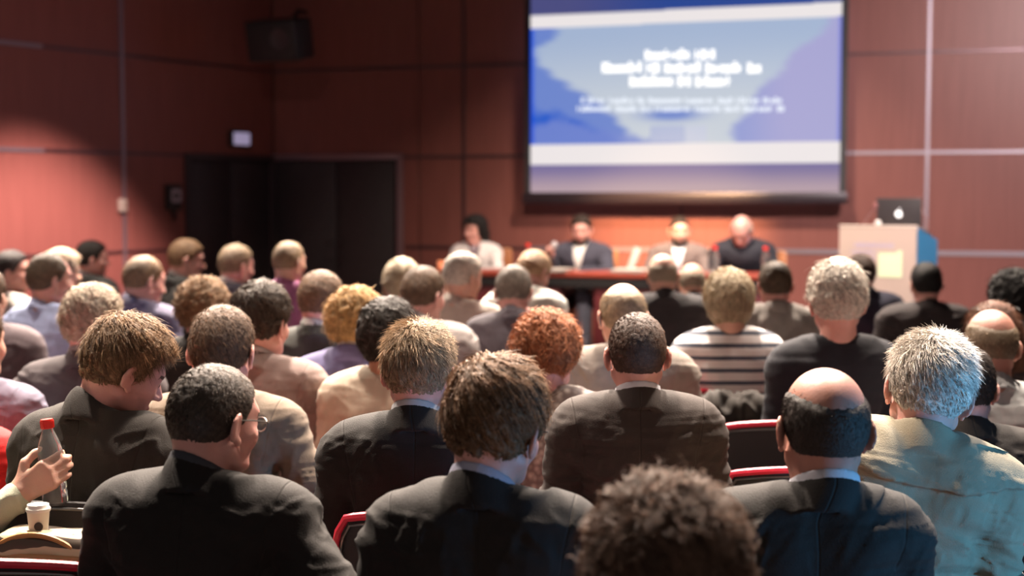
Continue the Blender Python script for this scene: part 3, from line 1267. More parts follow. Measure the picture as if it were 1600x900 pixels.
# ------------------------------------------------------------ hair
def hair_style(style, lod):
    """a shell of hair over the scalp, thick where the style has hair"""
    key = ('hair', style, lod)
    if key in PROTO:
        return PROTO[key]
    h = .0042 * lod
    long_ = style in ('bob', 'long', 'curlybob')
    g = Field(np.arange(-.14, .14, h), np.arange(-.17, .13, h), np.arange(.86 if style == 'long' else .99, 1.33, h))
    X, Y, Z = g.all()
    head_core(g.add, g.cut)
    neck_core(g.add)
    zl = np.interp(Y, [-.12, -.06, -.02, .0, .018, .045, .07, .10], [1.090, 1.092, 1.118, 1.142, 1.150, 1.205, 1.226, 1.235]).astype(np.float32)
    top = np.clip((Z - 1.15) / .10, 0, 1)
    th = {'short': .012, 'buzz': .0045, 'tousled': .021, 'spiky': .017, 'full': .023, 'receding': .011, 'baldcrown': .0035,
          'ring': .004, 'bob': .022, 'curlybob': .028, 'long': .02, 'curly': .032, 'thin': .0045}[style]
    cover = np.clip((Z - zl) / .020, 0, 1)
    side = {'short': .45, 'buzz': .8, 'tousled': .55, 'spiky': .5, 'full': .75, 'receding': .9, 'baldcrown': 1, 'ring': 1,
            'bob': 1, 'curlybob': 1, 'long': 1, 'curly': .8, 'thin': .9}[style]
    t = th * (side + (1 - side) * top) * (cover ** .7)
    if not long_:
        t = t * np.clip((Z - 1.075) / .085, .30, 1)
    t = t - .0045 * (1 - np.clip(cover * 3, 0, 1))
    if style in ('baldcrown', 'ring', 'receding', 'thin'):
        c, r, ft = {'baldcrown': ((0, -.020, 1.248), (.060, .110, .052), .40), 'ring': ((0, -.012, 1.245), (.070, .135, .058), .35),
                    'receding': ((0, .075, 1.245), (.05, .055, .05), .4), 'thin': ((0, -.015, 1.272), (.052, .085, .040), .7)}[style]
        dd = np.sqrt(((X - c[0]) / r[0]) ** 2 + ((Y - c[1]) / r[1]) ** 2 + ((Z - c[2]) / r[2]) ** 2)
        dd = dd + .06 * np.sin(X * 310 + 60 * Z) * np.sin(Y * 270 + 40 * Z)
        m = np.clip((dd - 1) / ft, 0, 1)
        t = t * m - (.0045) * (1 - m)
    hd = g.d.copy()
    g.d = hd - t
    if style == 'tousled' or style == 'full':
        g.add(f_ell((0, -.010, 1.228), (.066, .085, .062)), .03)
        g.d = np.where(Z > zl + .0, g.d, np.maximum(g.d, hd + .004))
    if long_:
        V2 = Field(*g.ax)
        if style == 'bob':
            V2.add(f_ell((0, -.030, 1.165), (.098, .092, .118)), .02)
            zlow = 1.055
        elif style == 'curlybob':
            V2.add(f_ell((0, -.028, 1.180), (.106, .100, .112)), .02)
            zlow = 1.075
        else:
            V2.add(f_ell((0, -.035, 1.165), (.100, .090, .120)), .02)
            V2.add(f_cap((-.055, -.06, 1.12), (-.085, -.055, .95), .042, .04), .03)
            V2.add(f_cap((.055, -.06, 1.12), (.085, -.055, .95), .042, .04), .03)
            V2.add(f_cap((0, -.08, 1.12), (0, -.095, .93), .05, .04), .03)
            zlow = .90
        dv = smx(V2.d, zlow - Z, .015)
        # leave the face free
        dv = smx(dv, -np.maximum(np.maximum(.028 - Y, Z - 1.218), np.abs(X) - .074), .010)
        g.d = su(g.d, dv, .012)
        keep = (Y < .03) | (Z > 1.21) | (np.abs(X) > .07)
        g.d = np.where(keep, g.d, np.maximum(g.d, hd + .004))
    V, F = g.mesh()
    # keep the shell that lies outside of the skin
    from_d = sample(g.ax, hd, V)
    F = F[(from_d > -.0043)[F].all(1)]
    used = np.unique(F)
    rm = np.full(len(V), -1, np.int32)
    rm[used] = np.arange(len(used))
    V, F = V[used], rm[F]
    V = relax(V, F, 1, .4)
    dep = sample(g.ax, hd, V)
    PROTO[key] = (V, F, dep, F[(dep > -.0015)[F].all(1)])
    return PROTO[key]


def sample(ax_, D, P):
    idx, fr = [], []
    for q in range(3):
        a = ax_[q]
        i = np.clip(((P[:, q] - a[0]) / (a[1] - a[0])).astype(int), 0, len(a) - 2)
        idx.append(i)
        fr.append(np.clip((P[:, q] - a[i]) / (a[i + 1] - a[i]), 0, 1))
    out = 0
    for i in (0, 1):
        for j in (0, 1):
            for k in (0, 1):
                w = (fr[0] if i else 1 - fr[0]) * (fr[1] if j else 1 - fr[1]) * (fr[2] if k else 1 - fr[2])
                out = out + w * D[idx[0] + i, idx[1] + j, idx[2] + k]
    return out


STRAND = {  # length, lift, width, curl, base noise amplitude, noise frequency
    'short': (.022, .16, .0011, .1, .0022, 45), 'buzz': (.008, .40, .0017, .0, .0016, 55), 'tousled': (.042, .20, .0013, .15, .0065, 15),
    'spiky': (.030, .42, .0012, .12, .0045, 30), 'full': (.040, .16, .0013, .3, .0060, 20), 'receding': (.022, .16, .0011, .1, .0018, 45),
    'baldcrown': (.012, .3, .0010, .1, .0008, 50), 'ring': (.012, .25, .0010, .1, .0008, 50), 'bob': (.050, .06, .0014, .2, .0050, 16),
    'curlybob': (.040, .30, .0014, .9, .0105, 22), 'long': (.070, .05, .0015, .3, .0060, 14), 'curly': (.034, .4, .0014, 1.1, .0125, 24),
    'thin': (.016, .25, .0010, .1, .0012, 40)}


def build_hair(style, lod, n, seed, whorl=(0.012, -.055, 1.262), vary=.5):
    V, F, th, Fshell = hair_style(style, lod)
    rg = np.random.RandomState(seed)
    N = vnormals(V, F)
    Ls, lift, wid, curl, amp, frq = STRAND[style]
    wh = np.array(whorl, np.float32)

    def flow(P, Nn):
        d = P - wh
        d[:, 2] -= .012 + .5 * np.clip(1.20 - P[:, 2], 0, .2)
        if style in ('short', 'receding', 'thin', 'full', 'tousled', 'spiky'):
            d += np.cross(Nn, d) * .45
        jit = np.stack([nz(P, 9, seed + 11), nz(P, 9, seed + 12), nz(P, 9, seed + 13)], -1)
        d = d / (np.linalg.norm(d, axis=1, keepdims=True) + 1e-6) + jit * (.18 + curl * .5)
        d -= Nn * (d * Nn).sum(1, keepdims=True)
        return d / (np.linalg.norm(d, axis=1, keepdims=True) + 1e-6)
    live = np.clip(th / .004, 0, 1)
    # locks: ridges that run along the flow
    fl = flow(V.copy(), N)
    s = np.cross(fl, N)
    lock = nz(np.stack([(V * s).sum(1), (V * fl).sum(1) * .3, V[:, 2] * .2], -1), frq * 1.4, seed + 3, n=5)
    disp = (nz(V, frq, seed) * .6 + np.abs(lock) * 1.5 - .5) * amp
    V = V + N * (disp * live)[:, None]
    tint0 = .42 + .55 * np.clip(np.abs(lock) * 1.3, 0, 1) * (Ls > .015) + .2 * (Ls <= .015) + .1 * lock + (.35 * nz(V, 70, seed + 21) if style == 'buzz' else 0)  # lock ridges lighter, gaps darker: tuft light and shade put into the tint
    # strands
    tri = V[F]
    area = np.linalg.norm(np.cross(tri[:, 2] - tri[:, 0], tri[:, 3] - tri[:, 1]), axis=1) * np.maximum(live[F].mean(1) ** .5, (.30 if style in ('baldcrown', 'ring', 'thin', 'receding') else 0) * (V[F].mean(1)[:, 2] > 1.14))
    cum = np.cumsum(area)
    pick = np.searchsorted(cum, rg.rand(n) * cum[-1])
    pick = np.minimum(pick, len(F) - 1)
    u, v = rg.rand(n, 1), rg.rand(n, 1)
    q = tri[pick]
    P = (q[:, 0] * (1 - u) + q[:, 1] * u) * (1 - v) + (q[:, 3] * (1 - u) + q[:, 2] * u) * v
    P = P.astype(np.float32)
    Nn = N[F[pick]].mean(1)
    Nn /= np.linalg.norm(Nn, axis=1, keepdims=True) + 1e-9
    D = flow(P.copy(), Nn) + rg.randn(n, 3) * (.12 + curl * .12)
    L = Ls * (.55 + .7 * rg.rand(n, 1)) * (.5 + .5 * live[F[pick, 0]][:, None])
    lf = lift * (.4 + 1.0 * rg.rand(n, 1))
    if style in ('tousled', 'spiky', 'full'):
        lf = lf * np.clip((P[:, 2:3] - 1.10) / .12, .15, 1)
        L = L * np.clip((P[:, 2:3] - 1.06) / .12, .45, 1)
    W = wid * lod * (.7 + .6 * rg.rand(n, 1)) * (1.0 if lod < 1.4 else 1.5)
    base = P - Nn * .002 + Nn * np.clip(-th[F[pick]].mean(1), 0, .006)[:, None]
    seg = 4 if Ls > .015 else 2
    side = np.cross(D, Nn)
    side /= np.linalg.norm(side, axis=1, keepdims=True) + 1e-9
    ph = nz(P, 30, seed + 5)[:, None] * 3
    VV, FF = [], []
    for j in range(seg + 1):
        t = j / seg
        c = base + D * L * t * (1 - .12 * t) + Nn * L * (lf * t - (.25 + .15 * curl) * t * t * (1 if Ls > .03 else .5)) + side * L * curl * .22 * np.sin(t * 4 + ph)
        w = W * (1 - t) ** .6 * .5 + .00012
        for an in (0, 2.094, 4.189):
            VV.append(c + side * w * math.cos(an) + Nn * w * math.sin(an))
    SV = np.stack(VV, 1).reshape(-1, 3)       # n, (seg+1)*3
    st = (np.arange(n) * (seg + 1) * 3)[:, None]
    for j in range(seg):
        for a in range(3):
            b2 = (a + 1) % 3
            FF.append(np.concatenate([st + j * 3 + a, st + j * 3 + b2, st + (j + 1) * 3 + b2, st + (j + 1) * 3 + a], 1))
    SF = np.concatenate(FF).astype(np.int32)
    tl = nz(P, 26, seed + 8) * .6 + (np.abs(lock[F[pick, 0]]) * 2.4 - .9)  # strands repeat the painted light and shade of their locks
    tint = np.repeat(np.clip(.95 + vary * (.9 * tl + .5 * rg.randn(n) * .6), .22, 2.2), (seg + 1) * 3)
    AV = np.concatenate([V, SV]).astype(np.float32)
    AF = np.concatenate([Fshell, SF + len(V)])
    return AV, AF, np.concatenate([np.clip(tint0, .3, 1.2), tint]).astype(np.float32)


# ------------------------------------------------------------ one person
SKIN = {'fair': (0.60, 0.34, 0.26), 'pink': (0.60, 0.305, 0.26), 'tan': (0.40, 0.20, 0.12), 'pale': (0.62, 0.37, 0.28), 'ruddy': (0.40, 0.185, 0.14)}
for kk_, cc_ in SKIN.items():
    mat('skin_' + kk_, cc_, 0.48, sss=0.22, bump=0.12, bscale=260, var=0.07, vscale=22, attr='rest')
M_EYE = mat('eye', (0.06, 0.05, 0.05), 0.15)
M_LIP = mat('lips', (0.36, 0.11, 0.10), 0.4)
M_BROW = mat('eyebrow', (0.08, 0.05, 0.035), 0.7)
HAIRC = {'black': (0.012, 0.010, 0.010), 'dark': (0.035, 0.022, 0.016), 'brown': (0.10, 0.055, 0.032), 'lightbrown': (0.22, 0.13, 0.07),
         'blond': (0.46, 0.28, 0.12), 'sandy': (0.34, 0.23, 0.14), 'red': (0.24, 0.075, 0.03), 'grey': (0.40, 0.32, 0.24), 'greybrown': (0.26, 0.185, 0.12),
         'white': (0.64, 0.57, 0.50), 'palegrey': (0.55, 0.49, 0.42)}
PIV = np.array([0, -.022, 1.035], np.float32)
TOP = 1.274


def rot_vec(P, ang, axis_):
    c, s = np.cos(ang), np.sin(ang)
    x, y, z = P[:, 0], P[:, 1], P[:, 2]
    if axis_ == 'X':
        return np.stack([x, y * c - z * s, y * s + z * c], -1)
    if axis_ == 'Y':
        return np.stack([x * c + z * s, y, -x * s + z * c], -1)
    return np.stack([x * c - y * s, x * s + y * c, z], -1)


def deform(P, k, hs, ws, yaw, pitch, roll, lean, hx=0.0, hy=0.0, side=0.0, twist=0.0):
    """seated rest pose -> this person: torso length, width, lean, and the head turned on the neck"""
    P = P.astype(np.float64)
    up = P[:, 2] > .5
    T = P.copy()
    wx = ws * sst(.45, .60, P[:, 2]) + (1 - sst(.45, .60, P[:, 2]))
    T[:, 0] *= wx
    T[:, 1] *= 1 + (wx - 1) * .6 * (P[:, 1] < .2)
    T[:, 2] = np.where(up, .5 + (P[:, 2] - .5) * k, P[:, 2])
    pt = np.array([0, PIV[1], .5 + (PIV[2] - .5) * k])
    rxy = np.hypot(P[:, 0], P[:, 1] + .02)
    w = sst(.985, 1.075, P[:, 2]) * (1 - sst(.115, .16, rxy) * (P[:, 2] < 1.06))
    H = (P - PIV) * hs
    H = rot_vec(H, R(1) * roll * w, 'Y')
    H = rot_vec(H, -R(1) * pitch * w, 'X')
    H = rot_vec(H, R(1) * yaw * w, 'Z')
    H = H + pt + np.array([hx, hy, 0])
    O = T * (1 - w[:, None]) + H * w[:, None]
    # lean of the whole upper body about the hips, arms in the lap included partly
    g = sst(.55, .95, O[:, 2])
    c = O - np.array([0, 0, .52])
    lw = np.clip(g * 1.0 + .0, 0, 1)
    c = rot_vec(c, R(1) * twist * lw, 'Z')
    c = rot_vec(c, -R(1) * lean * lw, 'X')
    c = rot_vec(c, R(1) * side * lw, 'Y')
    return (c + np.array([0, 0, .52])).astype(np.float32)


def fold_disp(V, F, rest, seed, amp):
    N = vnormals(V, F)
    a = 1 - np.abs(nz(rest, 5.5, seed, (1, .6, 1.6), 4)) * 2
    b_ = 1 - np.abs(nz(rest, 10, seed + 7, (1.0, .5, .8), 4)) * 2
    m = .4 + .6 * sst(.03, .16, np.hypot(rest[:, 0], rest[:, 1] * .5)) * 1.0
    low = .6 + .8 * (1 - sst(.62, .9, rest[:, 2]))
    e_ = (1 - np.abs(nz(rest, 17, seed + 9, (.9, .4, .9), 4)) * 1.6) * np.clip(nz(rest, 4, seed + 2, n=3) + .3, 0, 1)
    hz = (1 - np.abs(nz(rest, 11, seed + 31, (.12, .25, 2.4), 3)) * 2) * (rest[:, 1] < .02) * sst(.60, .75, rest[:, 2])
    return V + N * ((hz * .35 + a * .75 + b_ * .45 + e_ * .35 - .2) * amp * m * low * (1 - .85 * sst(.985, 1.02, rest[:, 2])))[:, None]


def make_person(name, px, ty, Y, w, body=0, yaw=0, pitch=0, roll=0, lean=0, sw=1.0, kind='suit', col=(.03, .03, .03), collar=None,
                hair='short', hc='brown', skin='fair', label='', seed=None, pose='lap', z0=0.0, hy=0.0, hx=0.0, side=0.0, twist=0.0, ckind='plain',
                c2=(.02, .02, .03), tr=(.02, .02, .025), group=None, kfix=None, n=None, hcol=None, whorl=None, vary=.5, vest=None, hsf=None, cname=None, xy=None):
    sw *= .87
    seed = seed if seed is not None else abs(int(px * 7 + ty))
    lod = 1.0 if Y < 4.2 else (1.25 if Y < 5.6 else 1.6)
    hs = hsf or min(1.10, max(.93, (w * Y / FPX) / 0.168))
    tp = at(px, ty, Y)
    th = {'tousled': .018, 'full': .02, 'curly': .03, 'curlybob': .03, 'bob': .02, 'long': .02, 'spiky': .022, 'short': .012}.get(hair, .003)
    Ztop = tp.z - z0
    k = 1.0
    par = None
    probe = np.array([[0, -.02, TOP + th], [0, .075, 1.24], [0, -.10, 1.20], [0, .0, 1.17]], np.float32)
    for it in range(12):
        par = dict(k=k, hs=hs, ws=sw, yaw=yaw, pitch=pitch, roll=roll, lean=lean, hx=hx, hy=hy, side=side, twist=twist)
        q = deform(probe, **par)
        zt = max(q[0, 2], q[1, 2], q[2, 2])
        if kfix:
            k = kfix
            break
        k += (Ztop - zt) / .54
    k = max(.78, min(1.22, k))
    par['k'] = k
    q = deform(probe, **par)[3]
    br = R(1) * body
    ox, oy = q[0] * math.cos(br) - q[1] * math.sin(br), q[0] * math.sin(br) + q[1] * math.cos(br)
    root = empty('person', (tp.x - ox, Y - oy, z0) if xy is None else (xy[0], xy[1], z0), br)
    tag(root, label, 'person', group)
    pl = pose
    V, F, mi = body_proto(pl, lod)
    b_ = mesh_np('body', deform(V, **par), F, [MATS['skin_' + skin], M_EYE, M_LIP, M_BROW], root, {'rest': V}, mi)
    cm = cloth_mat(cname or ('%s_%d' % (kind, seed)), col, 'suit' if kind == 'suit' and ckind == 'plain' else ckind, c2)
    V, F = cloth_proto(kind, pose, lod)
    D = fold_disp(deform(V, **par), F, V, seed, .0075 if kind in ('suit', 'hood', 'shirt', 'coat') else .005)
    cname_ = {'suit': 'jacket', 'shirt': 'shirt', 'sweater': 'sweater', 'hood': 'hooded_coat', 'coat': 'raincoat'}[kind]
    if label:
        jo = mesh_np(cname_, D, F, cm, root, {'rest': V})
    if kind == 'suit':
        V, F = cloth_proto('vest', 'lap', lod * 1.3)
        mesh_np('shirt', deform(V, **par), F, cloth_mat('shirtfront_%d' % seed, collar or (.5, .5, .55)), root, {'rest': V})
    if collar is not None:
        V, F = collar_proto(lod)
        mesh_np('shirt_collar', deform(V, **par), F, cloth_mat('shirtfront_%d' % seed, collar), root, {'rest': V})
    V, F = trouser_proto(lod)
    mesh_np('trousers', deform(V, **par), F, cloth_mat('trousers_%.3f_%.3f' % (tr[0], tr[2]), tr), root, {'rest': V})
    V, F = shoe_proto()
    mesh_np('shoes', V, F, M_BLACK, root)
    if hair:
        n = n or (11000 if lod == 1.0 else (4500 if lod < 1.5 else 1500))
        if hair == 'buzz' and lod == 1.0:
            n = 16000
        V, F, tint = build_hair(hair, lod, n, seed, whorl or (0.012 * (1 if seed % 2 else -1), -.055, 1.262), vary)
        mesh_np('hair', deform(V, **par), F, hair_mat('%s' % (hc if hcol is None else 'c%d' % seed), hcol or HAIRC[hc]), root, {'tint': tint, 'rest': V})
    return root, par, hs


def glasses(root, par, m=None, nm='glasses'):
    b = MB()
    for s in (-1, 1):
        pts = []
        for i in range(16):
            a = 2 * math.pi * i / 16
            pts.append((s * .032 + .022 * math.cos(a), .096 - .004 * abs(math.cos(a)), 1.159 + .015 * math.sin(a)))
        b.tube(pts, .0016, 6, closed=True)
        b.tube([(s * .054, .094, 1.164), (s * .070, .078, 1.165), (s * .079, .03, 1.165), (s * .082, -.005, 1.162), (s * .084, -.022, 1.150)], .0018, 6)
    b.tube([(-.011, .098, 1.162), (0, .102, 1.165), (.011, .098, 1.162)], .0015, 6)
    o = b.build(nm, m or M_BLACK, root)
    me = o.data
    P = np.zeros(len(me.vertices) * 3, np.float32)
    me.vertices.foreach_get('co', P)
    me.vertices.foreach_set('co', deform(P.reshape(-1, 3), **par).ravel())
    me.update()
    return o


# ============================================================ CHAIRS
M_UPH = mat('black_upholstery', (0.026, 0.024, 0.025), 0.85, bump=0.3, bscale=500)
M_PIPE = mat('red_piping', (0.62, 0.02, 0.05), 0.40)
M_CHROME = mat('chrome', (0.75, 0.74, 0.72), 0.15, 1.0)
M_PAD = mat('grey_plastic', (0.20, 0.19, 0.17), 0.5)


def chair_proto(ztop=.80, sides=False):
    root = empty('conference_chair')
    # backrest: a curved padded panel with rounded upper corners
    b = MB()
    W, ZB, ZT, NXc, NZc = .240, .47, ztop, 16, 12
    grid = {}
    for side_ in (0, 1):
        for i in range(NXc + 1):
            for j in range(NZc + 1):
                u = -1 + 2 * i / NXc
                v = j / NZc
                rc = .10
                wv = W * (1 - .10 * (1 - v))
                z = ZB + (ZT - .018 * u * u - ZB) * v
                x = u * wv
                # round the corners
                if v > .8:
                    x *= 1 - .12 * ((v - .8) / .2) ** 2.2 * abs(u) ** 3
                y = -.155 + .035 * u * u - .10 * (v - .3)
                e = min(1, min(1 - abs(u), (1 - v) * .8, v * .8) * 7)
                y += (.020 if side_ else -.020) * (.45 + .55 * math.sqrt(max(e, 0)))
                grid[side_, i, j] = b.bm.verts.new((x, y, z))
    for side_ in (0, 1):
        for i in range(NXc):
            for j in range(NZc):
                f = (grid[side_, i, j], grid[side_, i + 1, j], grid[side_, i + 1, j + 1], grid[side_, i, j + 1])
                b.bm.faces.new(f)
    rim = [(0, j) for j in range(NZc + 1)] + [(i, NZc) for i in range(1, NXc + 1)] + [(NXc, j) for j in range(NZc - 1, -1, -1)]
    full = rim + [(i, 0) for i in range(NXc - 1, 0, -1)]
    for q in range(len(full)):
        a, c = full[q], full[(q + 1) % len(full)]
        b.bm.faces.new((grid[0, a[0], a[1]], grid[0, c[0], c[1]], grid[1, c[0], c[1]], grid[1, a[0], a[1]]))
    pts = [((grid[0, i, j].co + grid[1, i, j].co) / 2) for i, j in rim]
    back = b.build('backrest', M_UPH, root)
    cen = Vector((0, -.16, .62))
    p = MB()
    if sides:      # only the side edges carry the red piping, the top is plain
        h_ = [q + (q - cen).normalized() * .004 + Vector((0, -.006, 0)) for q in pts]
        p.tube(h_[:NZc + 1], .0085, 8)
        p.tube(h_[-NZc - 1:], .0085, 8)
    else:
        p.tube([q + (q - cen).normalized() * .004 + Vector((0, -.004, 0)) for q in pts], .0105, 8)
    pp = p.build('piping', M_PIPE, root)
    pp['label'] = 'red piping along the edge of the backrest'
    f = MB()
    f.tube([q + (q - cen).normalized() * -.010 + Vector((0, -.018, -.004)) for q in pts], .0035, 8)
    f.build('back_frame', mat('dark_chrome', (.22, .21, .20), .3, 1.0), root)
    s = MB()
    s.box((0, .10, .425), (.48, .46, .075), bev=.03, seg=4)
    s.build('seat', M_UPH, root)
    fr = MB()
    for sx in (-1, 1):
        fr.tube([(sx * .22, -.13, .52), (sx * .22, -.10, .40), (sx * .22, .06, .375), (sx * .22, .28, .375)], .011, 8)
    fr.tube([(-.22, .20, .375), (.22, .20, .375)], .010, 8)
    fr.tube([(-.22, -.05, .375), (.22, -.05, .375)], .010, 8)
    fr.build('seat_frame', M_CHROME, root)
    for sx in (-1, 1):
        for (y0, y1) in ((-.04, -.17), (.20, .26)):
            l = MB()
            l.tube([(sx * .22, y0, .375), (sx * .235, y1, .006)], .011, 8)
            l.lathe([(.014, 0), (.016, .004), (.014, .02), (.011, .025)], (sx * .235, y1, .0), 10)
            l.build('leg', M_CHROME, root)
    a = MB()
    a.tube([(.272, .02, .38), (.276, .0, .69)], .009, 8)
    a.tube([(.272, .16, .38), (.276, .14, .69)], .009, 8)
    a.tube([(.22, .02, .38), (.272, .02, .38)], .009, 8)
    a.tube([(.22, .16, .38), (.272, .16, .38)], .009, 8)
    a.build('armrest_post', M_CHROME, root)
    a = MB()
    a.lathe([(.010, -.008), (.028, -.010), (.032, 0), (.028, .010), (.010, .012)], (.276, .06, .70), 20, sx=1.15, sy=4.4)
    o = a.build('armrest', M_PAD, root)
    return root


CHAIRS = {'occupied audience chairs': chair_proto(.67), 'tall occupied chairs': chair_proto(.87, True), 'tall chairs': chair_proto(.86), 'empty chairs': chair_proto(.84)}
_used = set()


def place_chair(x, y, rz, label, group, z=0.0):
    o = CHAIRS[group] if group not in _used else copy_tree(CHAIRS[group])
    _used.add(group)
    o.location = (x, y, z)
    o.rotation_euler = (0, 0, rz)
    tag(o, label, 'chair', group.replace('tall occupied chairs', 'occupied audience chairs').replace('tall chairs', 'occupied audience chairs'))
    return o


# ============================================================ THE AUDIENCE
BLK = (0.014, 0.011, 0.010)
NAVY = (0.030, 0.030, 0.050)
GREYBK = (0.062, 0.052, 0.052)
WHT = (0.62, 0.60, 0.60)
BLUE = (0.30, 0.38, 0.66)
# every seated person, front of the crowd nearest to the camera first
P_ = []


def P(*a, **k):
    P_.append((a, k))


# nearest rows
P('a', 1038, 752, 1.95, 205, yaw=6, pitch=0, lean=2, kind='suit', col=BLK, hair='curly', hc='dark', hcol=(0.13, .07, .045), skin='tan', hsf=1.03,
  label='person nearest the camera, only curly dark brown hair above the bottom edge')
P('b', 338, 567, 2.85, 126, body=-10, yaw=-30, pitch=8, lean=4, sw=1.06, kind='suit', col=BLK, collar=(.05, .05, .06), hair='buzz', hc='dark', hcol=(.085, .060, .045), skin='pink', pose='reach',
  label='person with cropped dark hair and glasses in black suit, right arm resting sideways')
P('c', 778, 558, 2.72, 140, body=-5, yaw=-20, pitch=10, roll=4, lean=3, sw=1.02, kind='suit', col=BLK, collar=(.35, .35, .45), hair='tousled', hc='brown', hcol=(.19, .10, .05), skin='pink',
  label='person with tousled brown hair in black suit at the middle of the nearest full row')
P('d', 1287, 568, 2.78, 140, body=0, yaw=4, pitch=4, roll=2, lean=0, sw=1.06, hx=.03, kind='suit', col=BLK, collar=(.45, .45, .5), hair='baldcrown', hc='dark', hcol=(.05, .036, .03), skin='ruddy',
  label='balding person with bare crown and broad dark suit, blue light on the neck')
P('e', 1454, 512, 3.35, 122, body=-6, yaw=-4, pitch=4, roll=4, lean=8, sw=1.12, kind='coat', col=(0.25, 0.215, 0.15), hair='spiky', hc='white', skin='pink', side=8,
  label='white haired person in a pale olive raincoat leaning right')
# the row in focus
P('f', 200, 500, 3.55, 106, body=-14, yaw=-42, pitch=22, roll=6, lean=8, sw=1.0, kind='suit', col=(.024, .019, .016), hair='tousled', hc='lightbrown', skin='pink',
  label='person with tousled light brown hair looking down right in a black jacket, behind the bottle')
P('g', 348, 474, 4.05, 97, body=-8, yaw=0, pitch=4, lean=3, sw=1.08, kind='suit', col=(.17, .125, .090), collar=(.30, .26, .24), hair='short', hc='brown', hcol=(.13, .075, .045), skin='pink', pose='reachlow',
  label='person in a tan jacket with brown whorled hair directly behind the cropped head')
P('h', 655, 494, 3.45, 104, body=0, yaw=-8, pitch=4, lean=3, sw=1.03, kind='suit', col=BLK, collar=(.40, .40, .42), hair='spiky', hc='sandy', skin='pink',
  label='person with short spiky sandy hair and black jacket in the focused row')
P('i', 995, 486, 3.78, 94, body=0, yaw=2, pitch=2, lean=0, sw=1.02, kind='suit', col=(.040, .030, .027), collar=(.60, .60, .65), hair='buzz', hc='dark', hcol=(.085, .045, .030), skin='pink',
  label='person with cropped thinning dark hair in a charcoal suit, seen squarely from behind')
P('j', 858, 482, 4.4, 94, body=-6, yaw=-22, pitch=6, roll=-4, lean=4, sw=.92, kind='sweater', col=(.50, .44, .38), ckind='knit', c2=(.16, .12, .11), hair='curlybob', hc='red', hcol=(.36, .125, .05), skin='pink', hsf=.95,
  label='person with short curly red brown hair and a light patterned top')
P('k', 1508, 538, 3.95, 90, body=0, yaw=-6, pitch=6, lean=4, sw=1.1, kind='suit', col=BLK, hair='short', hc='dark', skin='pink',
  label='person in black jacket mostly hidden behind the white haired head')
P('l', 410, 441, 4.75, 80, body=-10, yaw=-14, pitch=4, lean=3, sw=1.08, kind='suit', col=(.22, .155, .14), collar=(.45, .40, .4), hair='tousled', hc='dark', hcol=(.05, .032, .022), skin='pink',
  label='person with dark wavy hair in a dusty pink brown jacket')
P('m', 145, 445, 4.95, 78, body=-5, yaw=-10, pitch=4, lean=4, sw=1.15, kind='suit', col=(.055, .042, .046), collar=(.25, .22, .22), hair='full', hc='grey', skin='pink',
  label='person with thick grey hair and dark plum grey jacket on the left side')
P('n', 608, 462, 4.6, 74, body=0, yaw=-16, pitch=4, lean=3, sw=.95, kind='sweater', col=(.46, .38, .30), hair='bob', hc='black', hcol=(.030, .022, .018), skin='tan', hsf=.94,
  label='person with dark bobbed hair and beige sweater behind the spiky sandy head')
P('o', 1548, 480, 4.6, 83, body=4, yaw=-6, pitch=4, roll=3, lean=5, sw=1.08, kind='shirt', col=(.42, .42, .42), hair='baldcrown', hc='greybrown', skin='ruddy',
  label='balding person in a pale grey shirt at the right edge')
P('p', 972, 440, 4.95, 74, body=-4, yaw=14, pitch=4, lean=4, sw=1.12, kind='suit', col=(.26, .22, .19), collar=(.62, .6, .58), hair='thin', hc='grey', hcol=(.42, .30, .19), skin='fair',
  label='person with thinning grey hair in a beige grey jacket behind the charcoal suit')
P('q', 1308, 406, 5.0, 80, body=0, yaw=-2, pitch=3, lean=2, sw=1.06, kind='sweater', col=(.012, .012, .018), hair='full', hc='white', skin='pink',
  label='person with full white hair and black crew neck sweater')
P('r', 1138, 417, 5.55, 68, body=0, yaw=4, pitch=4, lean=3, sw=.98, kind='sweater', col=(.66, .62, .62), ckind='stripe', c2=(.05, .06, .09), hair='bob', hc='sandy', hcol=(.38, .30, .20), skin='fair', hsf=.96,
  label='person in a white and dark striped sweater with a grey blond bob')
P('s', 318, 433, 5.5, 66, body=0, yaw=-8, pitch=6, lean=3, sw=1.0, kind='suit', col=BLK, hair='curly', hc='lightbrown', skin='pink', hsf=.93,
  label='person with short curly light brown hair and dark jacket behind the tan jacket')
P('t', 557, 446, 5.15, 78, body=-4, yaw=-8, pitch=6, lean=3, sw=1.02, kind='hood', col=(.115, .105, .22), hair='curlybob', hc='blond', skin='fair', hsf=.95, collar=(.6, .6, .6),
  label='blond person with wavy bob and violet blue hooded top')
P('u', 503, 420, 5.6, 66, body=-6, yaw=-18, pitch=6, lean=2, sw=1.02, kind='suit', col=(.05, .05, .045), collar=(.6, .6, .58), hair='short', hc='brown', hcol=(.17, .10, .06), skin='pink',
  label='person with short brown hair, white collar and black coat behind the blond bob')
P('v', 1550, 470, 5.3, 74, body=0, yaw=6, pitch=6, lean=3, sw=.95, kind='sweater', col=(.05, .035, .035), hair='long', hc='red', hcol=(.14, .06, .035), skin='tan', hsf=.95,
  label='person with red brown hair and sunglasses pushed up at the right edge')
P('w', 663, 414, 6.15, 62, body=-10, yaw=-26, pitch=6, lean=4, sw=1.12, kind='suit', col=(.34, .30, .29), collar=(.5, .48, .48), hair='short', hc='brown', hcol=(.13, .08, .05), skin='pink',
  label='person with brown hair in a light grey suit right of the blond bob')
P('x', 803, 413, 6.5, 56, body=0, yaw=-8, pitch=10, lean=6, sw=1.0, kind='suit', col=(.075, .062, .075), hair='short', hc='grey', skin='pink', pose='chin', hcol=(.20, .16, .13),
  label='person with greying hair in a plum dark jacket holding hands to the face')
